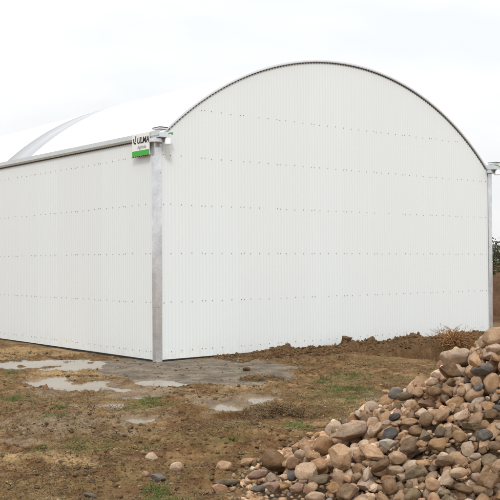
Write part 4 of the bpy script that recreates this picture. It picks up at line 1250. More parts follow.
19 123 108 86 1223 6047 511 904 -415 70 -74 t|h|large tan jagged heap stone lower right of the upper brown cobble
8 167 141 130 554 7126 298 853 -396 -156 -302 t|h|large tan rounded heap stone upper left of the leaning tan rock
6 70 55 53 1486 6525 787 841 -196 -504 0 t|h|small tan rounded heap stone lower left of the slanting grey stone
19 105 85 69 1396 6167 678 937 -301 -175 14 p|h|medium pale jagged heap stone upper left of the round grey cobble
11 95 91 77 1173 6278 517 796 83 -592 -94 o|h|medium olive brown jagged heap stone below the upper brown cobble
12 107 90 72 1369 5876 517 454 -742 -460 -178 p|h|medium pale jagged heap stone lower left of the round grey cobble
5 88 85 73 1073 5506 376 856 -513 49 -48 t|h|medium tan rounded heap stone lower right of the broad olive block
17 91 70 69 1373 5677 447 953 -193 -225 -58 t|h|medium tan jagged heap stone upper left of the corner brown block
2 52 39 38 1573 5488 452 976 -91 -83 180 t|x|
2 62 57 48 1855 6458 949 680 407 -2 -610 k|x|
3 36 31 25 1842 6173 842 541 624 -100 555 k|x|
17 60 37 41 1098 4650 -13 405 341 -338 -778 p|x|
14 79 51 47 1587 8717 484 540 -573 616 -32 k|x|
23 79 59 58 781 7788 372 607 700 -78 369 b|h|tiny brown flat heap stone upper left of the large pale slab
7 49 32 32 1066 7383 544 788 212 436 381 t|x|
7 40 36 30 1895 6658 996 434 50 -861 261 o|x|
7 73 47 56 784 6443 415 209 -243 -16 947 t|x|
7 36 25 25 1054 7355 524 390 50 77 916 t|x|
24 49 30 39 1303 6346 575 658 -170 -207 704 t|x|
1 38 31 20 1487 4728 211 628 531 -430 -373 p|x|
6 43 40 24 677 7255 386 223 195 -108 949 t|x|
19 42 34 30 778 5742 201 237 -301 907 -174 p|x|
10 52 32 39 1579 5529 466 221 934 193 203 p|x|
6 48 36 22 1587 5751 615 817 -11 -483 314 p|x|
22 62 53 48 1109 6046 513 825 259 365 346 t|h|small tan flat heap stone right of the tilted brown block, nearest
8 54 42 25 1070 7650 509 72 564 -780 -260 p|x|
14 43 30 28 795 6157 326 434 97 154 882 t|x|
24 42 38 19 1509 6703 824 422 505 548 516 t|x|
4 54 40 36 955 5686 298 129 476 798 346 b|h|tiny brown rounded heap stone lower left of the broad olive block, nearest
13 73 47 45 940 8846 135 1 -328 -817 474 t|x|
22 69 52 42 957 7372 493 549 769 323 -54 t|h|tiny tan flat heap stone upper right of the large pale slab
21 45 30 31 1795 5987 818 585 8 276 763 t|x|
7 51 33 31 2001 6952 1071 724 356 -270 -525 t|x|
16 70 54 49 534 7384 237 160 389 850 317 t|x|
1 54 45 41 831 5975 248 694 -441 65 -565 t|h|small tan rounded heap stone lower left of the broad olive block
5 68 56 46 2033 7254 1149 814 -38 0 -580 t|x|
8 51 45 33 2004 6727 1096 123 136 865 468 r|x|
12 71 66 42 748 7527 354 190 -938 283 -58 p|x|
6 81 66 56 1239 8391 397 760 45 -241 602 o|x|
20 46 36 28 760 9072 47 63 819 516 -243 t|x|
23 52 39 29 1016 5546 277 29 -234 -807 542 k|x|
15 69 43 40 1692 7009 992 841 231 -344 347 t|x|
23 65 41 32 364 5907 117 656 530 102 528 t|x|
21 41 34 31 1700 6904 1026 742 133 59 655 t|h|tiny tan flat heap stone above the slanting grey stone
15 67 54 49 1402 6907 764 757 428 472 146 o|h|tiny olive brown jagged heap stone upper right of the rusty rough stone
10 41 35 26 117 6938 -2 56 282 -557 -779 p|x|
18 60 52 33 1107 7342 553 792 -52 434 -426 t|h|tiny tan jagged heap stone above the black oval cobble
18 71 57 55 844 6436 426 609 442 217 621 t|x|
22 52 45 26 2174 7804 1066 264 -926 247 111 p|x|
15 75 57 42 1396 8181 545 749 417 161 -489 t|x|
18 88 60 55 1159 4845 101 416 -369 -831 32 t|x|
10 84 76 49 1587 6217 732 294 97 -314 898 t|h|medium tan jagged heap stone above the round grey cobble
12 66 53 38 633 6995 275 483 -130 -736 -455 t|x|
1 77 71 41 684 5538 171 63 -363 -147 918 t|x|
4 40 31 23 170 6281 8 302 -36 -182 -935 t|x|
22 38 31 30 1850 6413 926 873 467 -139 -29 r|x|
6 75 54 59 740 5597 207 746 172 15 643 b|x|
7 83 56 65 1424 7125 820 860 270 -55 -430 k|h|small pinkish rounded heap stone lower left of the crest slab
13 49 43 33 898 8385 255 278 -315 878 -230 t|x|
2 40 29 28 562 5854 121 31 302 557 -773 b|x|
0 74 62 51 1285 8281 482 550 791 193 -186 t|x|
5 60 48 43 1097 6664 575 772 -218 85 591 t|h|tiny tan rounded heap stone right of the black oval cobble
3 50 36 39 547 6284 212 163 584 -651 457 t|x|
21 42 32 22 1108 7567 526 878 -3 39 -477 t|x|
1 64 42 39 523 6555 226 235 -904 -36 -354 t|h|small tan rounded heap stone upper right of the wide olive stone
10 63 38 30 1150 5916 454 292 -244 842 -383 r|h|small rusty brown jagged heap stone upper right of the broad olive block
15 37 26 23 1190 5407 326 810 -257 422 -315 b|x|
4 64 60 47 1567 8369 563 273 487 -726 -402 k|x|
16 68 57 54 122 7788 -3 911 -211 234 265 b|x|
21 62 55 35 672 6025 229 877 -175 8 -447 r|x|
16 48 45 30 948 5392 218 83 -56 -350 -931 t|x|
22 77 58 45 1545 5024 321 69 478 574 -661 t|x|
22 37 35 28 1700 5280 476 98 563 -819 55 r|x|
5 39 26 30 1176 7614 602 498 -810 -25 -307 t|x|
23 62 43 30 2007 6774 1104 124 -764 355 -524 b|x|
11 67 47 48 1048 6458 489 193 719 -375 553 t|h|small tan jagged heap stone upper left of the tilted brown block
25 64 39 43 1274 6371 606 105 441 350 -820 t|h|small tan flat heap stone right of the upper brown cobble
25 70 54 43 1190 6756 661 247 -750 142 596 t|h|small tan flat heap stone left of the rusty rough stone
15 66 48 38 2210 7807 1097 889 424 166 -41 t|x|
20 36 33 19 501 8372 75 11 -165 -283 945 p|x|
20 43 38 22 918 6518 428 258 -347 -568 -700 p|x|
1 71 61 45 317 7884 99 497 -842 134 -163 t|h|tiny tan rounded heap stone upper right of the round brown boulder, second nearest
4 40 36 32 127 7654 -4 342 45 -818 460 t|x|
5 49 36 26 1796 6501 870 398 -115 744 -525 t|x|
3 67 60 38 363 7607 165 612 -641 -232 -401 b|h|small brown rounded heap stone upper right of the round brown boulder
25 36 22 17 1344 6451 670 351 455 -710 407 t|x|
23 69 57 47 1654 5699 637 9 130 -413 -901 t|x|
7 86 75 57 1061 7487 505 988 72 132 -34 b|x|
18 51 45 38 1729 6388 854 382 283 852 -219 t|x|
0 47 30 29 1490 6670 825 822 -119 111 -546 t|h|tiny tan rounded heap stone below the crest slab
16 37 29 27 156 7014 12 420 -706 294 488 t|x|
3 59 50 31 570 6086 202 198 207 159 -945 p|x|
22 39 33 19 1296 7326 730 498 572 630 168 k|x|
5 65 40 46 1341 5223 312 683 204 675 -190 t|x|
25 80 55 60 571 7441 250 467 486 -191 714 o|x|
1 65 44 32 1485 6269 715 156 -579 -566 -566 t|h|small tan rounded heap stone upper left of the round grey cobble
3 58 42 43 982 7512 501 983 -77 -156 -52 k|x|
25 42 38 23 1352 6367 682 461 -792 137 -375 o|x|
15 87 61 51 480 5436 9 708 -93 -502 488 k|x|
19 43 33 21 1682 6298 819 818 305 -209 -440 t|x|
5 70 59 50 636 7571 230 718 537 375 -235 p|x|
15 81 73 62 1333 5483 427 625 -216 255 -706 k|h|small pinkish jagged heap stone left of the corner brown block
21 63 42 41 1623 6116 733 839 -427 327 -79 g|h|small grey flat heap stone above the round grey cobble
18 57 36 31 1606 6280 776 702 -43 -165 -691 p|h|tiny pale jagged heap stone below the slanting grey stone
10 49 44 27 1020 6623 544 413 219 35 883 t|h|tiny tan jagged heap stone below the black oval cobble
10 64 53 46 1190 8633 294 315 845 322 -288 p|x|
13 57 48 40 1658 8271 638 581 361 -673 281 p|x|
8 63 56 49 768 5505 199 878 309 315 187 p|x|
16 35 23 27 556 7217 204 782 70 455 420 r|x|
2 55 44 43 950 8708 203 296 -707 -270 -582 p|x|
14 71 51 41 607 6375 258 519 317 477 635 p|x|
10 50 41 28 1626 8426 591 424 -414 -345 728 t|x|
6 55 41 39 502 5550 43 678 538 -498 41 t|x|
22 65 42 37 1874 6299 953 526 286 96 795 k|x|
3 42 35 28 545 5542 68 88 219 159 959 t|x|
3 71 49 34 1146 8163 410 49 32 560 826 k|x|
21 75 68 59 1764 6196 843 888 -374 118 -239 t|x|
17 55 35 29 1198 8086 488 894 -95 -100 426 p|x|
22 89 56 43 1700 8232 694 193 562 -396 700 b|x|
9 82 63 40 999 5234 215 50 -951 304 -3 t|x|
6 81 50 44 1345 4722 136 388 -257 -868 -173 p|x|
16 66 48 33 381 5803 2 806 398 60 435 k|x|
16 72 49 34 521 7487 234 879 -370 -34 298 t|x|
7 57 37 39 1325 7307 708 721 -491 488 -37 r|x|
23 89 75 44 1764 6677 1005 821 -111 117 -547 t|h|small tan flat heap stone upper right of the slanting grey stone
1 45 28 31 2057 7145 1145 168 900 -346 -203 t|x|
9 85 66 62 1912 6991 1089 458 -534 -93 -705 k|x|
15 69 54 41 1368 7687 657 16 -56 354 933 t|x|
7 52 34 40 1387 8102 549 10 793 113 -598 o|x|
24 51 44 31 1024 5582 352 37 -380 -26 924 t|h|small tan flat heap stone below the broad olive block
12 56 37 27 1557 6176 698 13 78 487 -870 o|h|tiny olive brown jagged heap stone above the round grey cobble
10 49 30 37 1805 7359 1029 474 403 -450 640 t|x|
14 49 39 39 1461 6609 731 969 -151 146 -127 b|x|
17 74 53 38 1141 4742 126 306 -868 373 -118 r|x|
16 36 32 29 1140 4773 27 431 -358 -210 802 r|x|
20 37 28 19 1709 5708 637 959 -254 -8 123 b|x|
24 45 42 36 1452 6223 676 929 82 -361 -9 b|x|
0 83 51 52 828 8799 117 868 484 -54 -93 t|x|
8 82 50 45 968 7346 551 685 -667 86 -280 p|h|small pale rounded heap stone upper left of the black oval cobble, nearest
3 83 68 59 2047 7587 1078 93 -655 -352 662 p|x|
11 61 41 47 839 5265 123 113 376 111 913 t|x|
18 61 54 40 1778 6956 1048 416 58 -709 -566 t|x|
24 70 63 55 450 8029 105 971 -161 158 -79 b|x|
17 35 26 28 1462 6574 748 867 -6 287 -406 k|x|
0 44 41 20 882 6494 423 715 -653 -234 -89 p|h|tiny pale rounded heap stone left of the whitish stone
25 86 55 64 1640 7897 785 852 321 -123 -395 p|x|
18 65 40 44 1762 5780 702 969 167 -21 -180 t|x|
13 47 32 28 1580 5051 276 150 38 789 595 k|x|
23 80 59 57 970 7158 527 155 -763 -200 -595 t|h|small tan flat heap stone left of the black oval cobble
10 35 22 25 1038 6916 476 404 -66 467 784 t|x|
2 58 43 33 1206 6561 557 522 393 669 356 t|x|
7 64 60 42 1244 8875 309 197 -249 -829 461 o|x|
24 78 52 41 1378 8839 358 402 -209 -892 3 t|x|
16 69 51 47 1471 4617 138 131 -696 627 325 b|x|
7 74 55 55 394 7298 190 276 890 352 91 t|x|
6 43 34 33 2210 7306 1249 391 243 756 -466 p|x|
13 53 48 27 990 7028 580 791 -46 -226 567 o|h|tiny olive brown jagged heap stone upper left of the black oval cobble
9 74 60 55 690 5344 62 874 -264 326 247 t|x|
20 61 48 28 933 8768 163 404 -427 -441 678 t|x|
3 65 61 35 1466 7587 700 584 738 -187 282 p|x|
18 46 33 32 1405 5902 573 396 222 747 486 p|h|small pale jagged heap stone left of the round grey cobble
13 89 65 46 1460 6929 766 672 -482 554 -97 t|h|tiny tan jagged heap stone upper right of the rusty rough stone
14 40 28 31 668 8387 123 400 112 -399 -817 r|x|
0 63 54 35 924 5106 136 400 -122 908 -20 t|x|
19 73 61 57 637 6119 276 840 -138 -79 519 t|h|small tan jagged heap stone below the leaning tan rock
8 54 47 36 1618 7607 842 124 955 139 231 p|x|
23 44 27 29 393 8158 77 228 -971 60 35 t|x|
3 63 55 48 855 5923 317 282 -126 185 933 r|h|small rusty brown rounded heap stone left of the broad olive block
12 76 69 45 993 9107 113 942 140 -286 -109 t|x|
23 86 73 67 1320 6238 577 518 223 -50 -825 b|x|
7 88 56 47 534 5261 10 16 465 -388 796 t|x|
3 62 56 48 569 6546 269 64 -313 924 -209 t|h|small tan rounded heap stone lower left of the leaning tan rock
6 87 53 44 699 6122 288 765 66 -360 -530 t|h|small tan rounded heap stone lower right of the leaning tan rock, nearest
16 82 55 40 419 8586 -8 935 -191 -21 -297 p|x|
13 90 82 67 2112 7554 1129 895 400 -109 -165 p|x|
10 49 44 23 389 6296 97 828 -331 -451 32 p|x|
21 78 51 48 1917 6399 986 731 616 -294 -22 b|x|
12 90 76 44 1936 7658 1021 327 -856 -399 19 t|x|
7 62 55 43 1589 5863 605 75 -471 -64 -877 o|x|
19 63 50 43 1156 8528 342 132 -847 510 78 p|x|
2 51 48 25 1732 5562 561 510 -834 -180 -109 k|x|
15 36 30 17 992 4887 47 286 -346 702 553 b|x|
4 49 44 32 716 8384 185 769 194 -61 -606 g|x|
20 55 40 29 905 5012 75 525 -597 549 258 t|x|
21 84 56 54 2294 8007 1108 454 116 505 725 t|x|
8 35 30 25 574 5569 78 73 559 21 -826 b|x|
10 42 39 31 767 5212 30 487 -2 73 870 b|x|
12 46 33 35 595 5773 173 333 -468 -88 -814 t|x|
3 79 74 44 484 7886 113 394 -681 193 -586 b|x|
16 39 33 22 1209 7614 621 930 97 -24 -354 p|x|
15 46 39 21 1179 5032 195 204 906 50 -367 t|x|
25 82 65 41 1406 4926 207 587 -528 45 -612 t|x|
24 46 34 31 1280 4999 216 622 153 195 743 o|x|
4 60 43 32 1544 8289 581 584 294 605 -455 p|x|
11 70 52 53 262 7869 68 100 283 -894 -333 t|x|
4 60 51 29 1353 4720 82 941 185 -17 -282 b|x|
5 73 46 53 186 6063 -1 572 -533 494 -380 t|x|
11 79 72 43 314 7595 133 151 131 230 952 t|h|tiny tan jagged heap stone upper right of the round brown boulder, nearest
20 87 55 52 1704 7846 799 493 4 468 733 p|x|
8 55 47 43 2189 7744 1097 169 -984 -47 19 k|x|
15 57 45 33 1600 6642 854 505 -795 -227 -250 p|x|
19 62 46 45 1532 5557 535 19 227 917 -326 t|x|
24 72 53 36 814 5724 191 481 717 -222 453 t|x|
3 62 54 49 875 7960 383 544 786 164 -243 t|x|
7 59 38 27 935 7786 464 826 102 -139 -537 t|x|
1 85 80 39 1576 8250 622 729 -165 -636 193 k|x|
20 36 31 28 1153 6161 493 45 -165 -344 -923 b|x|
17 66 52 50 196 5919 -14 727 -343 305 511 b|x|
23 55 45 35 1022 5330 308 798 411 -266 -351 b|x|
24 74 60 54 587 6275 279 227 -175 120 -950 p|h|tiny pale flat heap stone below the leaning tan rock
8 47 42 31 1744 7277 961 749 656 -86 -25 p|x|
13 74 69 54 1138 5072 217 706 -304 420 -483 t|x|
17 41 29 29 831 5323 154 334 55 541 770 p|x|
16 56 46 33 1266 5077 258 115 -69 90 -987 t|x|
3 64 55 41 1120 4841 54 14 -32 -83 996 r|x|
10 65 58 44 1621 8256 630 433 -524 386 -623 k|x|
0 42 36 24 870 4907 -3 741 509 358 -252 t|x|
5 74 68 34 683 8032 260 205 375 639 640 k|x|
12 78 63 48 1013 5052 168 274 634 347 634 t|x|
24 35 32 19 681 5398 117 358 -202 767 493 p|x|
14 38 36 28 668 5179 -11 17 357 -127 -925 o|x|
14 37 28 25 1500 6606 824 312 197 166 914 t|x|
12 46 31 25 1254 4704 100 357 -387 774 352 t|x|
7 88 71 45 244 7381 67 505 708 383 -312 t|h|tiny tan rounded heap stone lower right of the round brown boulder
6 38 34 29 1718 5979 728 258 -854 290 346 k|x|
10 37 30 24 1306 5693 453 931 -70 -283 219 t|h|tiny tan jagged heap stone upper left of the corner brown block, nearest
10 40 24 31 1701 6850 1003 430 670 209 568 k|h|tiny pinkish jagged heap stone above the slanting grey stone
3 50 45 38 1535 5359 520 32 370 653 -660 k|x|
13 90 65 58 551 7900 135 15 -163 54 985 p|x|
2 76 62 52 405 7761 114 189 5 -304 -934 t|x|
8 37 35 25 1711 6122 721 728 -379 33 571 g|x|
20 265 201 117 1616 7272 947 980 -170 -50 85 p|h|large flat pale slab lying at the crest of the stone heap below the dry bush
11 162 124 98 1467 6858 898 957 -167 198 133 b|h|brown jagged block wedged under the big flat slab on the heap crest
2 199 167 140 1814 6863 1147 974 -142 -176 1 t|h|biggest tan boulder at the very top of the heap against the right edge
4 117 101 70 1788 6807 1062 980 -148 -130 -15 p|h|medium pale rounded heap stone below the top boulder
16 84 77 100 1575 6500 1001 848 -168 -483 -141 t|h|medium tan jagged heap stone upper left of the slanting grey stone
17 83 62 53 1582 6447 826 966 -133 -222 25 g|h|small grey jagged heap stone below the slanting grey stone
8 115 97 88 1283 7145 696 985 -149 13 -84 t|h|medium tan rounded heap stone upper left of the rusty rough stone
9 117 105 76 1333 6778 755 987 -149 8 -56 b|h|medium brown rounded heap stone upper right of the rusty rough stone
25 285 220 107 739 6989 430 975 -179 -111 -71 p|h|largest flat pale slab, tilted, on the lower left shoulder of the heap
12 183 171 181 607 6325 381 954 -149 253 58 t|h|large jagged tan rock leaning below the large pale slab of the heap
13 183 151 103 816 6306 408 976 -138 163 -34 t|h|long jagged tan rock right of the leaning tan rock on the heap
14 109 89 84 926 6305 465 970 -157 -162 -86 w|h|small whitish stone, the palest in the middle of the heap
8 128 97 61 1124 6585 564 983 -153 -30 -94 t|h|medium tan rounded heap stone right of the black oval cobble
9 110 91 98 1212 6413 614 929 -100 -352 57 b|h|brown rounded cobble above the middle of the heap
22 145 133 76 1044 5882 370 978 -179 -55 -89 o|h|broad flat olive brown block low in the middle of the heap
1 106 85 101 866 5785 302 986 -149 11 -73 b|h|large brown rounded heap stone lower left of the broad olive block
12 137 121 99 754 6087 244 984 -142 -96 56 p|h|large pale jagged heap stone lower right of the leaning tan rock
13 140 107 103 608 5911 242 944 -137 -300 -27 b|h|large brown jagged heap stone right of the wide olive stone
4 123 87 62 937 6035 349 988 -149 -44 -3 p|h|medium pale rounded heap stone left of the broad olive block
5 142 115 67 834 6001 385 967 -123 -205 89 b|h|large brown rounded heap stone below the whitish stone
7 94 78 78 1476 5851 607 986 -149 -11 75 g|h|dark grey round cobble near the right edge halfway up the heap
18 147 123 61 1431 5959 639 980 -156 53 114 o|h|large olive brown jagged heap stone upper left of the round grey cobble
0 126 96 98 1144 7334 663 985 -150 -85 -21 g|h|grey rounded cobble on the upper left slope of the heap
1 131 115 66 1183 7150 666 984 -151 -82 -38 o|h|medium olive brown rounded heap stone right of the upper grey cobble
12 155 131 77 1309 6852 650 989 -149 -2 11 r|h|rusty rough stone on the upper middle of the heap
13 126 114 98 1352 5312 449 955 -145 -255 -42 b|h|big brown jagged block in the bottom right corner of the heap
14 90 79 114 1169 5570 394 898 -92 430 -30 p|h|large pale jagged heap stone right of the broad olive block
5 107 80 62 1235 5544 440 986 -152 -34 -68 p|h|medium pale rounded heap stone left of the corner brown block
6 196 189 164 178 7278 154 979 -152 124 52 b|h|largest round brown boulder at the left foot of the heap
17 132 136 159 379 6446 247 855 -138 492 89 p|h|tall pale slab standing on edge at the left foot of the heap
8 112 102 99 311 6926 202 955 -124 -266 36 r|h|medium rusty brown rounded heap stone upper left of the upright pale slab
9 71 71 74 287 6548 194 814 -63 -577 -2 g|h|medium grey rounded heap stone left of the upright pale slab
0 162 134 66 52 7129 77 969 -163 -139 -122 k|h|medium pinkish rounded heap stone lower left of the round brown boulder
11 81 69 70 144 6804 129 982 -148 17 -115 p|h|medium pale jagged heap stone below the round brown boulder
12 79 65 48 234 6642 167 986 -149 -11 73 p|h|small pale jagged heap stone lower right of the round brown boulder
21 162 116 66 456 6263 233 975 -181 -89 -94 o|h|wide flat olive brown stone near the bottom of the heap left part
14 105 88 86 151 6474 135 970 -158 -162 -88 k|h|medium pinkish jagged heap stone below the round brown boulder
15 102 91 71 309 6284 174 984 -152 -81 -49 k|h|medium pinkish jagged heap stone lower left of the upright pale slab
16 107 93 76 397 6188 196 955 -145 -256 -40 t|h|medium tan jagged heap stone lower left of the wide olive stone
25 115 92 43 47 6640 87 979 -173 -19 108 g|h|medium grey flat heap stone lower left of the round brown boulder
9 120 113 94 476 6523 281 984 -149 14 -96 t|h|medium tan rounded heap stone upper right of the upright pale slab
0 131 111 62 415 6062 175 988 -149 6 -38 p|h|medium pale rounded heap stone below the wide olive stone
11 92 73 75 533 6065 232 988 -149 4 -29 t|h|medium tan jagged heap stone lower right of the wide olive stone
12 116 100 93 -889 8241 -21 980 -138 -103 100 p|s|pale jagged stone on the mud, highest of the four stones below the corner post
3 66 56 55 -869 7602 -24 981 -148 18 -120 k|s|tiny pinkish pebble on the mud left of the dark grey stone
14 137 121 84 -748 7449 -24 983 -153 -28 -102 g|s|dark grey stone lying on the mud among three pale ones
5 119 101 89 -640 7905 -37 982 -141 -99 73 p|s|pale jagged stone on the mud right of the dark grey stone
6 135 116 104 -229 7797 -8 985 -150 -84 -26 t|s|tan block shaped stone on the mud left of the ochre stone by the heap
17 145 123 73 -36 7883 8 978 -156 -51 -128 t|s|low ochre tan stone on the mud beside the round brown boulder
18 128 110 93 -236 6980 -1 984 -151 -83 -35 k|s|pinkish angular stone on the mud in front of the long flat one
25 219 181 53 -190 7247 -14 980 -177 30 82 o|s|long flat olive brown stone sunk in the mud behind a pinkish one
20 106 74 34 -1219 7020 -49 981 -170 56 -68 g|s|flat grey stone alone in the mud at the bottom left
21 104 83 47 724 9609 -29 983 -174 -9 50 d|s|small flat black stone on the mud above the large pale slab
22 102 77 38 356 9444 -27 983 -175 -37 -42 b|s|small flat brown stone alone on the mud behind the round brown boulder
3 81 72 48 594 9363 -31 982 -148 -17 112 t|s|tiny tan stone on the mud left of the small flat black one
4 118 95 75 1769 12142 -3 984 -149 -15 98 t|h|small tan rounded heap stone left of the upper grey cobble
5 93 76 66 378 7190 216 983 -149 16 -103 p|h|medium pale rounded heap stone above the upright pale slab
17 123 102 78 1308 6348 652 974 -140 -177 13 t|h|medium tan jagged heap stone right of the upper brown cobble
8 83 85 91 1333 5943 584 859 -71 -506 25 t|h|medium tan rounded heap stone left of the round grey cobble
0 72 70 75 1235 6085 590 987 -149 -10 64 o|h|medium olive brown rounded heap stone lower right of the upper brown cobble
3 61 67 93 1500 5706 566 761 -82 -641 -58 b|h|medium brown rounded heap stone lower right of the round grey cobble
4 124 105 65 1199 5743 470 982 -143 -60 110 b|h|medium brown rounded heap stone right of the broad olive block
6 117 90 56 1245 5437 371 977 -134 144 -83 b|h|medium brown rounded heap stone left of the corner brown block
8 92 75 75 1575 6084 699 970 -159 -161 -94 b|h|medium brown rounded heap stone above the round grey cobble
"""

# ------------------------------------------------------------------ loose stuff on the mud
rs = np.random.RandomState(11)
def scatter(n, zr=(6.2, 19), pw=1.0, px=(-30, 530)):
    Z = zr[0] + (zr[1] - zr[0]) * rs.rand(n) ** pw; X = (px[0] + (px[1] - px[0]) * rs.rand(n) - 250) / FPX * Z
    return X, Z
def off_building(X, Z, g=.05):
    x, y = wx(X, Z), wy(X, Z); return ~((x > -g) & (y > -g))
def puddled(X, Z, t=-.1):
    m = np.full(X.shape, -9.0)
    for k in range(len(PUD)): m = np.maximum(m, pud_mask(X, Z, k))
    return m > t
def lumps(name, X, Z, S, mat, sink=.25, flatk=.6, seed=0, kind='stuff'):
    V, Fi = ICO1; Fi = np.array(Fi); n = len(X)
    ang = rs.rand(n) * 2 * PI; ca, sa = np.cos(ang), np.sin(ang)
    J = 1 + .38 * rs.normal(size=(n, len(V))).clip(-1.6, 1.6)
    v = V[None] * J[..., None] * (S / 2)[:, None, None] * np.stack([np.ones(n), .55 + .4 * rs.rand(n), flatk * (.7 + .6 * rs.rand(n))], -1)[:, None, :]
    x = v[..., 0] * ca[:, None] - v[..., 1] * sa[:, None]; y = v[..., 0] * sa[:, None] + v[..., 1] * ca[:, None]
    h = ground_h(X, Z)
    P = np.stack([x + wx(X, Z)[:, None], y + wy(X, Z)[:, None], v[..., 2] + (h + S * flatk * (.5 - sink))[:, None]], -1).reshape(-1, 3)
    f = (Fi[None] + (np.arange(n) * len(V))[:, None, None]).reshape(-1, 3)
    return tag(mesh_obj(name, P, f, mat, None, False), kind=kind)
def blades(name, X, Z, L, W, mat, up=(.0, .35), curve=.3, h=None):
    """thin folded blades, each a bent three-sided spike"""
    n = len(X); a = rs.rand(n) * 2 * PI; e = up[0] + (up[1] - up[0]) * rs.rand(n)
    d = np.stack([np.cos(a) * np.cos(e), np.sin(a) * np.cos(e), np.sin(e)], -1); s = np.stack([-np.sin(a), np.cos(a), 0 * a], -1)
    u = np.cross(s, d) * -1
    b = np.stack([wx(X, Z), wy(X, Z), (ground_h(X, Z) if h is None else h) + .002], -1)
    bend = (rs.rand(n) - .6) * curve
    m = b + d * (L * .5)[:, None] + np.array([0, 0, 1]) * (L * .10 * (1 + bend))[:, None]
    t = b + d * L[:, None] + np.array([0, 0, 1]) * (L * bend * .5)[:, None] + s * (L * .25 * (rs.rand(n) - .5))[:, None]
    w = s * W[:, None]; k = u * (W * .5)[:, None]
    P = np.stack([b - w, b + w, b + k, m - w * .8, m + w * .8, m + k * .8, t], 1).reshape(-1, 3)
    q = np.array([(0, 1, 4), (0, 4, 3), (1, 2, 5), (1, 5, 4), (2, 0, 3), (2, 3, 5), (3, 4, 6), (4, 5, 6), (5, 3, 6)])
    f = (q[None] + (np.arange(n) * 7)[:, None, None]).reshape(-1, 3)
    return mesh_obj(name, P, f, mat, None, False)
def earth(name, lo, hi, rough=.9):
    t = NT(name); p = t.pos(); n = t.noise(p, 14, 5, .7); f = t.noise(p, 90, 3, .7); g = t.noise(p, 2.3, 3)
    c = t.ramp(t.math('ADD', t.math('MULTIPLY', n, .6), t.math('MULTIPLY', g, .4)), [(.35, lo), (.66, hi)])
    return t.set(base=c, rough=rough, spec=.10, normal=t.bump(f, .8, .006))
M['clod'] = earth('mud_clod', (.055, .032, .016), (.185, .122, .062))
M['clod_red'] = earth('reddish_clod', (.062, .033, .016), (.215, .130, .065))
M['pebble'] = earth('grit_pebble', (.13, .085, .05), (.40, .29, .18), .75)
def straw_mat(name, stops, sc_=3.0):
    t = NT(name); p = t.pos()
    k = t.math('ADD', t.math('MULTIPLY', t.noise(p, sc_, 3), .5), t.math('MULTIPLY', t.noise(p, 60, 2, .6), .5))
    return t.set(base=t.ramp(k, stops), rough=.75, spec=.2)
M['straw'] = straw_mat('dead_grass', [(.38, (.055, .032, .014)), (.5, (.165, .108, .050)), (.62, (.36, .27, .135))])
M['grass'] = straw_mat('green_grass', [(.38, (.045, .085, .016)), (.5, (.085, .135, .028)), (.64, (.17, .19, .06))])
M['root'] = straw_mat('root_fibre', [(.40, (.06, .034, .016)), (.5, (.16, .098, .046)), (.60, (.34, .24, .12))], 9)

X, Z = scatter(26000, pw=.9); S = .008 + .055 * rs.rand(len(X)) ** 5
k = off_building(X, Z) & ~puddled(X, Z, -.05) & (heap_h(X, Z) < .06) & ((apron(X, Z) < .4) | (rs.rand(len(X)) < .12)) & (fbm(X, Z, .9, 3, 71) > -.15)
lumps('mud_clods', X[k], Z[k], S[k], M['clod'], .35, .5)
# spoil along the gable and at the cut face
n = 14000; u = .95 + 9.3 * rs.rand(n) ** 1.25; v_ = np.where(rs.rand(n) < .55, .3 + .8 * rs.rand(n), 1.15 + 1.6 * rs.rand(n) ** 1.5 * sm(u, 2.5, 5))
X, Z = cX(u, -v_), cZ(u, -v_); S = .010 + .065 * rs.rand(n) ** 6
lumps('spoil_clods', X, Z, S, M['clod_red'], .3, .7)
X, Z = scatter(2600); S = .012 + .03 * rs.rand(len(X)) ** 2
k = off_building(X, Z) & ~puddled(X, Z) & (heap_h(X, Z) < .03)
lumps('grit', X[k], Z[k], S[k], M['pebble'], .3)
X, Z = scatter(150000, pw=.9)
k = off_building(X, Z, .3) & ~puddled(X, Z, -.1) & (heap_h(X, Z) < .02) & (apron(X, Z) < .3) & (fbm(X, Z, 1.3, 3, 81) + .3 * rs.normal(size=len(X)) > -.05)
X, Z = X[k], Z[k]
tag(blades('dead_grass', X, Z, .025 + .075 * rs.rand(len(X)) ** 2, .0018 + .0024 * rs.rand(len(X)), M['straw'], (-.1, .35)), kind='stuff')
THIN = [(330, 405, 65, 20), (250, 432, 70, 12), (40, 410, 60, 14), (150, 440, 70, 8), (120, 400, 50, 10), (60, 490, 80, 8), (350, 375, 50, 8)]
X, Z = scatter(420000, pw=.9)
k = off_building(X, Z, .2) & ~puddled(X, Z, -.1) & (heap_h(X, Z) < .08)
X, Z = X[k], Z[k]; pr = total(GRASS, X, Z) * sm(fbm(X, Z, 3.2, 2, 91), -.25, .4)
k = rs.rand(len(X)) < pr * .9 + .006 + .10 * total(THIN, X, Z, 120) * sm(fbm(X, Z, 2.2, 2, 93), -.1, .5)
X, Z = X[k], Z[k]
tag(blades('green_grass', X, Z, .018 + .036 * rs.rand(len(X)) ** 1.5, .0018 + .0016 * rs.rand(len(X)), M['grass'], (.2, 1.25), .6), kind='stuff')

X, Z = scatter(9000, (4.9, 9.6), 1, (180, 620)); q = heap_h(X, Z); k = (q > .005) & ((q < .30) | (rs.rand(len(X)) < .6)); X, Z = X[k], Z[k]
lumps('stone_grit', X, Z, .012 + .04 * rs.rand(len(X)) ** 2.2, M['pebble'], .2, .7)

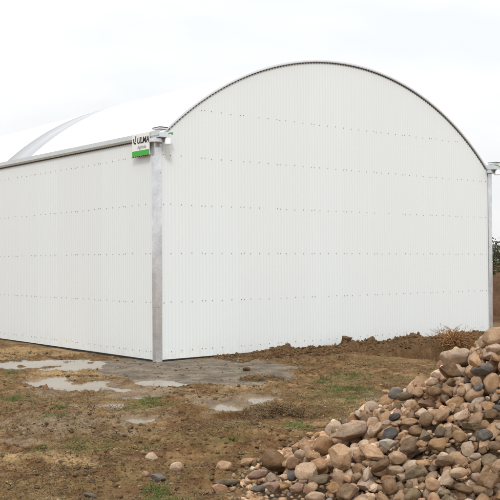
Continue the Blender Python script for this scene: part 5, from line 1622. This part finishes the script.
# single lumps and clumps one can point at
def clod(px, py, size, label, mat, seed, flat_=.6, z=None):
    X, Z = flat(px, py, -.02)
    v, f = stone_shape(seed, 'a', ICO2); v = v * np.array([size, size * .8, size * flat_]); v = v * (1 + .10 * n3(v / size, 5, seed))[:, None]
    o = mesh_obj('mud_clod', v, f, mat, None, True)
    o.location = (wx(X, Z), wy(X, Z), (gz(X, Z) if z is None else z) + size * flat_ * .3); o.rotation_euler = (.1, .15, seed)
    return tag(o, label, 'clod of earth', 'single clods of earth')
clod(22, 366.5, .20, 'reddish clod of earth standing in the puddle at the far left', M['clod_red'], 301, .75)
clod(246, 371, .17, 'small reddish clod lying alone on the grey stone dust apron', M['clod_red'], 302, .5)
clod(88, 391, .16, 'low muddy clod at the edge of the long puddle left of the corner post', M['clod'], 303, .6)
clod(108, 388, .13, 'small muddy clod poking out of the middle of the long puddle', M['clod'], 304, .7)
def on_bank(u, v, size, label, seed):
    X, Z = cX(u, -v), cZ(u, -v); h = gz(X, Z)
    vv, f = stone_shape(seed, 'a', ICO2); o = mesh_obj('mud_clod', vv * np.array([size, size * .8, size * .8]), f, M['clod_red'], None, True)
    o.location = (u, -v, h + size * .25); o.rotation_euler = (0, .2, seed); tag(o, label, 'clod of earth', 'single clods of earth')
on_bank(4.35, .35, .26, 'rounded brown clod on the spoil bank against the white gable, left of its pair', 311)
on_bank(5.02, .38, .24, 'rounded brown clod on the spoil bank against the white gable, right of its pair', 312)
def clump(px, py, n, rad, label, mat, up, hgt):
    X, Z = flat(px, py, -.02); a = rs.rand(n) * 2 * PI; r = rad * rs.rand(n) ** .7
    xx, zz_ = X + r * np.cos(a) * 1.3, Z + r * np.sin(a)
    hh = ground_h(xx, zz_) + hgt * np.clip(1 - (r / rad) ** 2, 0, 1) * (.6 + .4 * rs.rand(n))
    root = empty('dead_grass_clump', (wx(X, Z), wy(X, Z), gz(X, Z))); tag(root, label, 'dead grass', 'clumps of torn up turf')
    b = blades('grass_blades', xx, zz_, .05 + .11 * rs.rand(n), .0022 + .003 * rs.rand(n), mat, up, .5, hh)
    v, f = stone_shape(int(px), 'a', ICO2); v = v * np.array([rad * 2.2, rad * 1.7, hgt * 2.1]); v *= (1 + .12 * n3(v / rad, 3, 5))[:, None]
    s = mesh_obj('turf_lump', v, f, M['clod'], root, True); s.rotation_euler.z = -YAW
    b.parent = root; b.location = -root.location
clump(277, 414, 1500, .36, 'brown heap of torn turf and dead roots beside the right hand puddle', M['root'], (-.5, .5), .13)
clump(262, 379, 500, .30, 'low brown strip of torn turf at the edge of the grey apron', M['root'], (-.5, .45), .07)
clump(105, 408, 260, .20, 'dark torn turf lump between the two small puddles on the left', M['root'], (-.2, .6), .05)
clump(468, 392, 10, .01, '', M['root'], (0, .5), .01) if False else None

# dry bush on the lip of the cut face
def bush():
    u0, v0 = 6.95, 1.55; X, Z = cX(u0, -v0), cZ(u0, -v0); z0 = gz(cX(u0, -.75), cZ(u0, -.75)) - .12
    root = empty('dry_bush', (u0, -.95, z0)); tag(root, 'dry reddish brown bush of bare twigs on the earth bank behind the stone heap', 'bush')
    rnd = random.Random(4); b = MB(); c = MB()
    lean = Vector((RT[0], RT[1], 0))
    for k in range(360):
        a = rnd.uniform(0, 2 * PI); p = Vector((max(-.3, min(.3, .40 * rnd.gauss(0, .5))) * RT[0], max(-.3, min(.3, .40 * rnd.gauss(0, .5))) * RT[1], rnd.uniform(-.05, .12)))
        d = Vector((math.cos(a) * .7, math.sin(a) * .7, rnd.uniform(.05, .75))) + lean * rnd.uniform(-1.0, .35)
        L = rnd.uniform(.16, .44); n = 6; pts = [p.copy()]
        for i in range(n):
            d = (d.normalized() + Vector((rnd.gauss(0, .16), rnd.gauss(0, .16), rnd.gauss(-.13, .14)))).normalized(); p = p + d * L / n; pts.append(p.copy())
            if i > 1 and rnd.random() < .75:
                e = (d + Vector((rnd.gauss(0, .6), rnd.gauss(0, .6), rnd.gauss(0, .5)))).normalized(); q = p + e * L * .22
                c.tube([p, (p + q) / 2 + Vector((0, 0, .01)), q], [.0048, .004, .002], 3, False)
        b.tube(pts, [.0095 * (1 - .75 * i / n) for i in range(n + 1)], 4, False)
    m = straw_mat('dry_twig', [(.36, (.14, .065, .027)), (.5, (.29, .15, .065)), (.64, (.46, .28, .135))], 4)
    b.build('branches', m, root, True); c.build('twigs', m, root)
bush()

# ------------------------------------------------------------------ behind the building, to the right: spoil bank and a row of trees
u_, v2 = np.meshgrid(np.linspace(0, 1, 150), np.linspace(-1, 1, 60))
X = 5.9 + 13 * u_; Z = 30 + 4.0 * v2 - 1.0 * u_
ridge = np.clip(1 - np.abs(v2) ** 1.7, 0, 1) * sm(u_, 0, .10) * (1 - sm(u_, .8, 1))
h = ridge * (1.32 + .15 * vn(X * .7, Z * 0, 5)) + ridge ** .4 * (.14 * fbm(X, Z, 1.1, 3, 6) + .07 * fbm(X, Z, 4, 3, 7)) - .12
idx = np.arange(150 * 60).reshape(60, 150)
f = np.stack([idx[:-1, :-1], idx[:-1, 1:], idx[1:, 1:], idx[1:, :-1]], -1).reshape(-1, 4)
tag(mesh_obj('earth_bank', np.stack([wx(X, Z), wy(X, Z), h], -1).reshape(-1, 3), f, earth('dug_earth', (.050, .027, .014), (.135, .076, .040)), None, True), kind='structure')
t = NT('tree_leaves'); p = t.pos()
M['leaf'] = t.set(base=t.ramp(t.noise(p, 1.1, 4, .7), [(.32, (.040, .048, .026)), (.55, (.070, .078, .040)), (.72, (.105, .100, .055))]), rough=.7, spec=.2)
M['bark'] = earth('grey_bark', (.06, .05, .04), (.15, .125, .10))
def tree(px, Z, hgt, wid, label, seed, nleaf=1500):
    r = np.random.RandomState(seed); rnd = random.Random(seed); X = (px - 250) / FPX * Z
    root = empty('tree', (wx(X, Z), wy(X, Z), gz(X, Z) - .05)); tag(root, label, 'tree', 'row of trees behind the earth bank')
    b = MB(); b.tube([(0, 0, 0), (.05, .02, hgt * .3), (.02, -.04, hgt * .6), (.06, 0, hgt * .9)], [.09 * hgt / 3, .07 * hgt / 3, .045 * hgt / 3, .01], 7)
    tips = []
    for k in range(13):
        a = rnd.uniform(0, 6.28); z = hgt * rnd.uniform(.12, .75); L = wid * rnd.uniform(.3, .62)
        q = Vector((math.cos(a) * L, math.sin(a) * L, z + hgt * rnd.uniform(.08, .26))); b.tube([(.03, 0, z), tuple((Vector((0, 0, z)) + q) / 2 + Vector((0, 0, .05))), tuple(q)], [.035, .022, .008], 5); tips.append(q)
        tips.append(Vector((math.cos(a) * L * .55, math.sin(a) * L * .55, z + hgt * .12)))
    b.build('trunk', M['bark'], root, True)
    c = np.array([t_[:] for t_ in tips] + [(0, 0, hgt * .9), (0, 0, hgt * .7)]); ci = c[r.randint(len(c), size=nleaf)]
    o = ci + r.normal(size=(nleaf, 3)) * np.array([.19 * wid, .19 * wid, .10 * hgt]); o[:, 2] = np.clip(o[:, 2], .08, hgt * 1.05)
    s = .06 + .06 * r.rand(nleaf); d1 = r.normal(size=(nleaf, 3)); d1 /= np.linalg.norm(d1, axis=1)[:, None]; d2 = np.cross(d1, r.normal(size=(nleaf, 3))); d2 /= np.linalg.norm(d2, axis=1)[:, None]
    P = np.stack([o - d1 * s[:, None], o - d2 * s[:, None] * .5, o + d1 * s[:, None], o + d2 * s[:, None] * .5], 1).reshape(-1, 3)
    mesh_obj('crown', P, np.arange(nleaf * 4).reshape(-1, 4), M['leaf'], root)
TREES = [(489, 62, 2.7, 2.6, 'low grey green tree just showing past the right corner of the greenhouse'),
         (502, 60, 3.1, 3.0, 'dark bushy tree right at the edge beyond the right corner of the greenhouse'),
         (531, 64, 3.4, 3.2, 'broad tree second out from the right corner'), (570, 61, 2.9, 2.8, 'round tree third out from the right corner'), (612, 66, 3.6, 3.2, 'tall tree at the far right end of the row')]
for i, q in enumerate(TREES): tree(*q, 50 + i)

# ------------------------------------------------------------------ stones
def stone_mat(name, lo, mid, hi, speck=.35, rough=.72):
    t = NT(name); p = t.obj; oi = t.new('ShaderNodeObjectInfo')
    off = t.new('ShaderNodeVectorMath', operation='ADD'); t.l.new(p, off.inputs[0])
    sc_ = t.new('ShaderNodeVectorMath', operation='SCALE'); t.l.new(oi.outputs['Location'], sc_.inputs[0]); sc_.inputs['Scale'].default_value = 7.3; t.l.new(sc_.outputs[0], off.inputs[1])
    q = off.outputs[0]
    n = t.noise(q, 2.2, 5, .62, .5); f = t.noise(q, 11, 5, .72); s = t.noise(q, 34, 3, .7)
    c = t.ramp(n, [(.30, lo), (.50, mid), (.72, hi)])
    c = t.mix(t.math('MULTIPLY', t.rng(f, .52, .70), speck), c, tuple(x * .45 for x in mid))
    c = t.mix(t.math('MULTIPLY', t.rng(s, .58, .74), .4), c, tuple(min(1, x * 1.35) for x in hi))
    hs = t.new('ShaderNodeHueSaturation'); t.l.new(c, hs.inputs['Color']); t.l.new(t.rng(oi.outputs['Random'], 0, 1, 1.0, 1.48), hs.inputs['Value'])
    t.l.new(t.rng(t.math('FRACT', t.math('MULTIPLY', oi.outputs['Random'], 7.7)), 0, 1, .96, 1.18), hs.inputs['Saturation'])
    nb = t.bump(f, .8, .07); nb = t.bump(s, .6, .022, nb)
    return t.set(base=hs.outputs[0], rough=rough, spec=.18, normal=nb)
SM = {
    'tan': stone_mat('tan_stone', (.37, .22, .125), (.54, .355, .22), (.67, .48, .325)),
    'pale': stone_mat('pale_stone', (.49, .335, .225), (.64, .475, .345), (.75, .60, .47), .25),
    'white': stone_mat('whitish_stone', (.45, .37, .29), (.60, .52, .42), (.68, .62, .53), .15),
    'brown': stone_mat('brown_stone', (.165, .100, .060), (.28, .185, .115), (.40, .285, .19)),
    'olive': stone_mat('olive_stone', (.18, .130, .082), (.30, .228, .15), (.42, .335, .235)),
    'grey': stone_mat('grey_stone', (.12, .108, .096), (.20, .182, .160), (.31, .28, .245), .3, .6),
    'dark': stone_mat('dark_stone', (.042, .038, .035), (.080, .072, .065), (.14, .128, .115), .3, .5),
    'rust': stone_mat('rusty_stone', (.22, .120, .070), (.36, .21, .13), (.47, .31, .20)),
    'pink': stone_mat('pinkish_stone', (.33, .19, .125), (.49, .315, .22), (.62, .44, .33)),
}
CODE = dict(t='tan', p='pale', w='white', b='brown', o='olive', g='grey', d='dark', r='rust', k='pink')
UNIT = []
for i, kd in enumerate(SHAPES):
    v, f = stone_shape(100 + i, kd); o = mesh_obj('stone', v, f, None, None, True); UNIT.append(o.data); bpy.data.objects.remove(o)
GROUPS = {'h': 'stones of the heap', 's': 'stones scattered on the mud'}
rows = [q.split('|') for q in STONES.strip().split('\n')]
rest_v, rest_f, rest_m, rest_n = [], [], [], 0
LOWU = [stone_shape(100 + i, kd, ICO2) for i, kd in enumerate(SHAPES)]
from mathutils import Quaternion
QY = Quaternion((0, 0, 1), -YAW)
SK = list(CODE.values())
for q in rows:
    a = q[0].split(); sh = int(a[0]); dims = [int(x) / 1000 for x in a[1:4]]; X, Z, z = [int(x) / 1000 for x in a[4:7]]
    rot = QY @ Quaternion([int(x) / 1000 for x in a[7:11]]).normalized(); cc = CODE[a[11]]
    pos = Vector((wx(X, Z), wy(X, Z), z))
    if q[1] == 'x':
        V, Fi = LOWU[sh]; R3 = np.array(rot.to_matrix()); v = (V * np.array(dims)) @ R3.T + np.array(pos[:])
        rest_v.append(v); rest_f.append(np.array(Fi) + rest_n); rest_n += len(v); rest_m += [SK.index(cc)] * len(Fi); continue
    me = UNIT[sh].copy() if False else UNIT[sh]
    o = bpy.data.objects.new('stone', me); col.objects.link(o)
    if not me.materials: me.materials.append(None)
    o.material_slots[0].link = 'OBJECT'; o.material_slots[0].material = SM[cc]
    o.rotation_mode = 'QUATERNION'; o.rotation_quaternion = rot; o.location = pos; o.scale = dims
    tag(o, q[2], 'stone', GROUPS[q[1]])
if rest_v:
    # the flanks of the heap that lie beyond the right edge of the picture
    r2 = np.random.RandomState(77)
    gx2, gz2 = np.meshgrid(np.arange(-.2, 7.1, .115), np.arange(3.3, 10.7, .115))
    gx2 = gx2.ravel() + r2.uniform(-.05, .05, gx2.size); gz2 = gz2.ravel() + r2.uniform(-.05, .05, gz2.size)
    hh2 = heap_h(gx2, gz2); side_ = gx2 * FPX / gz2
    keep = (hh2 > .02) & ((side_ > 262) | (gz2 < 4.45))
    for X, Z, h2 in zip(gx2[keep], gz2[keep], hh2[keep]):
        V, Fi = LOWU[r2.randint(len(LOWU))]; d_ = r2.uniform(.09, .19) * np.array([1, r2.uniform(.65, .95), r2.uniform(.5, .8)])
        R3 = np.array((QY @ Quaternion(r2.normal(size=4)).normalized()).to_matrix()); R3 = np.array(Matrix.Rotation(r2.uniform(0, 6.28), 3, 'Z')) @ np.array(Matrix.Rotation(r2.uniform(-.6, .6), 3, 'X')) @ np.array(Matrix.Rotation(r2.uniform(-.6, .6), 3, 'Y'))
        rest_v.append((V * d_) @ R3.T + np.array([wx(X, Z), wy(X, Z), h2 - .06 + r2.uniform(0, .07)])); rest_f.append(np.array(Fi) + rest_n); rest_n += len(V)
        rest_m += [r2.choice(len(SK), p=[.40, .22, .03, .11, .09, .04, .005, .045, .06])] * len(Fi)
    # little stones down in the gaps of the front of the heap
    X = r2.uniform(-.6, 2.9, 3800); Z = r2.uniform(4.8, 9.4, 3800); q2 = heap_h(X, Z); keep = (q2 > .04) & (X * FPX / Z < 290)
    gh = ground_h(X, Z, fine=False, water=False)
    for X, Z, h2 in zip(X[keep], Z[keep], gh[keep]):
        V, Fi = ICO1; Fi = np.array(Fi); d_ = r2.uniform(.03, .085) * np.array([1, r2.uniform(.65, .95), r2.uniform(.5, .8)])
        J = 1 + .16 * r2.normal(size=(len(V), 1)).clip(-1.5, 1.5)
        R3 = np.array(Matrix.Rotation(r2.uniform(0, 6.28), 3, 'Z')) @ np.array(Matrix.Rotation(r2.uniform(-.6, .6), 3, 'X'))
        rest_v.append((V * J * d_ * .5) @ R3.T + np.array([wx(X, Z), wy(X, Z), h2 + d_[2] * .3])); rest_f.append(Fi + rest_n); rest_n += len(V)
        rest_m += [r2.choice(len(SK), p=[.40, .22, .03, .11, .09, .04, .005, .045, .06])] * len(Fi)
    o = mesh_obj('small_stones', np.concatenate(rest_v), np.concatenate(rest_f), None, None, True)
    for k in SK: o.data.materials.append(REST[k] if False else SM[k])
    o.data.polygons.foreach_set('material_index', np.array(rest_m, np.int32)); tag(o, kind='stuff')

# ------------------------------------------------------------------ daylight: thin overcast, a weak broad sun behind the camera
w = bpy.data.worlds.new('World'); sc.world = w; w.use_nodes = True; T = w.node_tree; N, Lk = T.nodes, T.links
bg = N['Background']; sky = N.new('ShaderNodeTexSky'); sky.sky_type = 'NISHITA'; sky.sun_disc = False
SUN_EL, SUN_AZ = R_(42), math.atan2(-.60, -.80)             # direction towards the sun (x, y)
sky.sun_elevation = SUN_EL; sky.sun_rotation = SUN_AZ
sky.air_density = 1.0; sky.dust_density = 4.0
hsv = N.new('ShaderNodeHueSaturation'); hsv.inputs['Saturation'].default_value = .12; Lk.new(sky.outputs[0], hsv.inputs['Color'])
tc = N.new('ShaderNodeTexCoord'); mp = N.new('ShaderNodeMapping'); mp.inputs['Scale'].default_value = (1, 1, 3.0); Lk.new(tc.outputs['Generated'], mp.inputs['Vector'])
nz_ = N.new('ShaderNodeTexNoise'); nz_.inputs['Scale'].default_value = 2.6; nz_.inputs['Detail'].default_value = 6; nz_.inputs['Roughness'].default_value = .5; Lk.new(mp.outputs[0], nz_.inputs['Vector'])
rp = N.new('ShaderNodeValToRGB'); e = rp.color_ramp.elements; e[0].position = .33; e[1].position = .56
e[0].color = (.86, .885, .905, 1); e[1].color = (1, 1, 1, 1); Lk.new(nz_.outputs['Fac'], rp.inputs[0])
sp = N.new('ShaderNodeSeparateXYZ'); Lk.new(tc.outputs['Generated'], sp.inputs[0])
mr = N.new('ShaderNodeMapRange'); mr.interpolation_type = 'SMOOTHSTEP'; Lk.new(sp.outputs[2], mr.inputs[0]); mr.inputs[1].default_value = .22; mr.inputs[2].default_value = .95; mr.inputs[3].default_value = 9.1; mr.inputs[4].default_value = 14.0
ml = N.new('ShaderNodeVectorMath'); ml.operation = 'SCALE'; lo_ = N.new('ShaderNodeMapRange'); Lk.new(sp.outputs[2], lo_.inputs[0]); lo_.inputs[1].default_value = 0; lo_.inputs[2].default_value = .20; lo_.inputs[3].default_value = .83; lo_.inputs[4].default_value = 1
ls_ = N.new('ShaderNodeVectorMath'); ls_.operation = 'SCALE'; Lk.new(rp.outputs[0], ls_.inputs[0]); Lk.new(lo_.outputs[0], ls_.inputs['Scale']); Lk.new(ls_.outputs[0], ml.inputs[0]); Lk.new(mr.outputs[0], ml.inputs['Scale'])
mx = N.new('ShaderNodeMix'); mx.data_type = 'RGBA'; mx.inputs[0].default_value = .92; Lk.new(hsv.outputs[0], mx.inputs[6]); Lk.new(ml.outputs[0], mx.inputs[7])
Lk.new(mx.outputs[2], bg.inputs['Color']); bg.inputs['Strength'].default_value = .1
sl = bpy.data.lights.new('sun', 'SUN'); sl.energy = 1.3; sl.angle = R_(12); sl.color = (1, .985, .965)
so = bpy.data.objects.new('sun', sl); col.objects.link(so)
sd = Vector((math.sin(SUN_AZ) * math.cos(SUN_EL), math.cos(SUN_AZ) * math.cos(SUN_EL), math.sin(SUN_EL)))
so.rotation_euler = sd.to_track_quat('Z', 'Y').to_euler()

# ------------------------------------------------------------------ camera
cd = bpy.data.cameras.new('camera'); cam = bpy.data.objects.new('camera', cd); col.objects.link(cam); sc.camera = cam
cd.sensor_width = 36; cd.lens = 36 * FPX / 500; cd.clip_start = .1; cd.clip_end = 5000
cam.location = CAM
f_ = Vector((FW[0] * math.cos(PITCH), FW[1] * math.cos(PITCH), math.sin(PITCH))); r0 = Vector((RT[0], RT[1], 0)); u0_ = r0.cross(f_)
r_ = r0 * math.cos(ROLL) + u0_ * math.sin(ROLL); u_ = u0_ * math.cos(ROLL) - r0 * math.sin(ROLL)
cam.rotation_euler = Matrix((r_, u_, -f_)).transposed().to_euler()
sc.render.resolution_x = 1024; sc.render.resolution_y = 1024
vs = sc.view_settings; vs.view_transform = 'Standard'; vs.look = 'None'; vs.exposure = .32; vs.gamma = 1; vs.use_curve_mapping = False
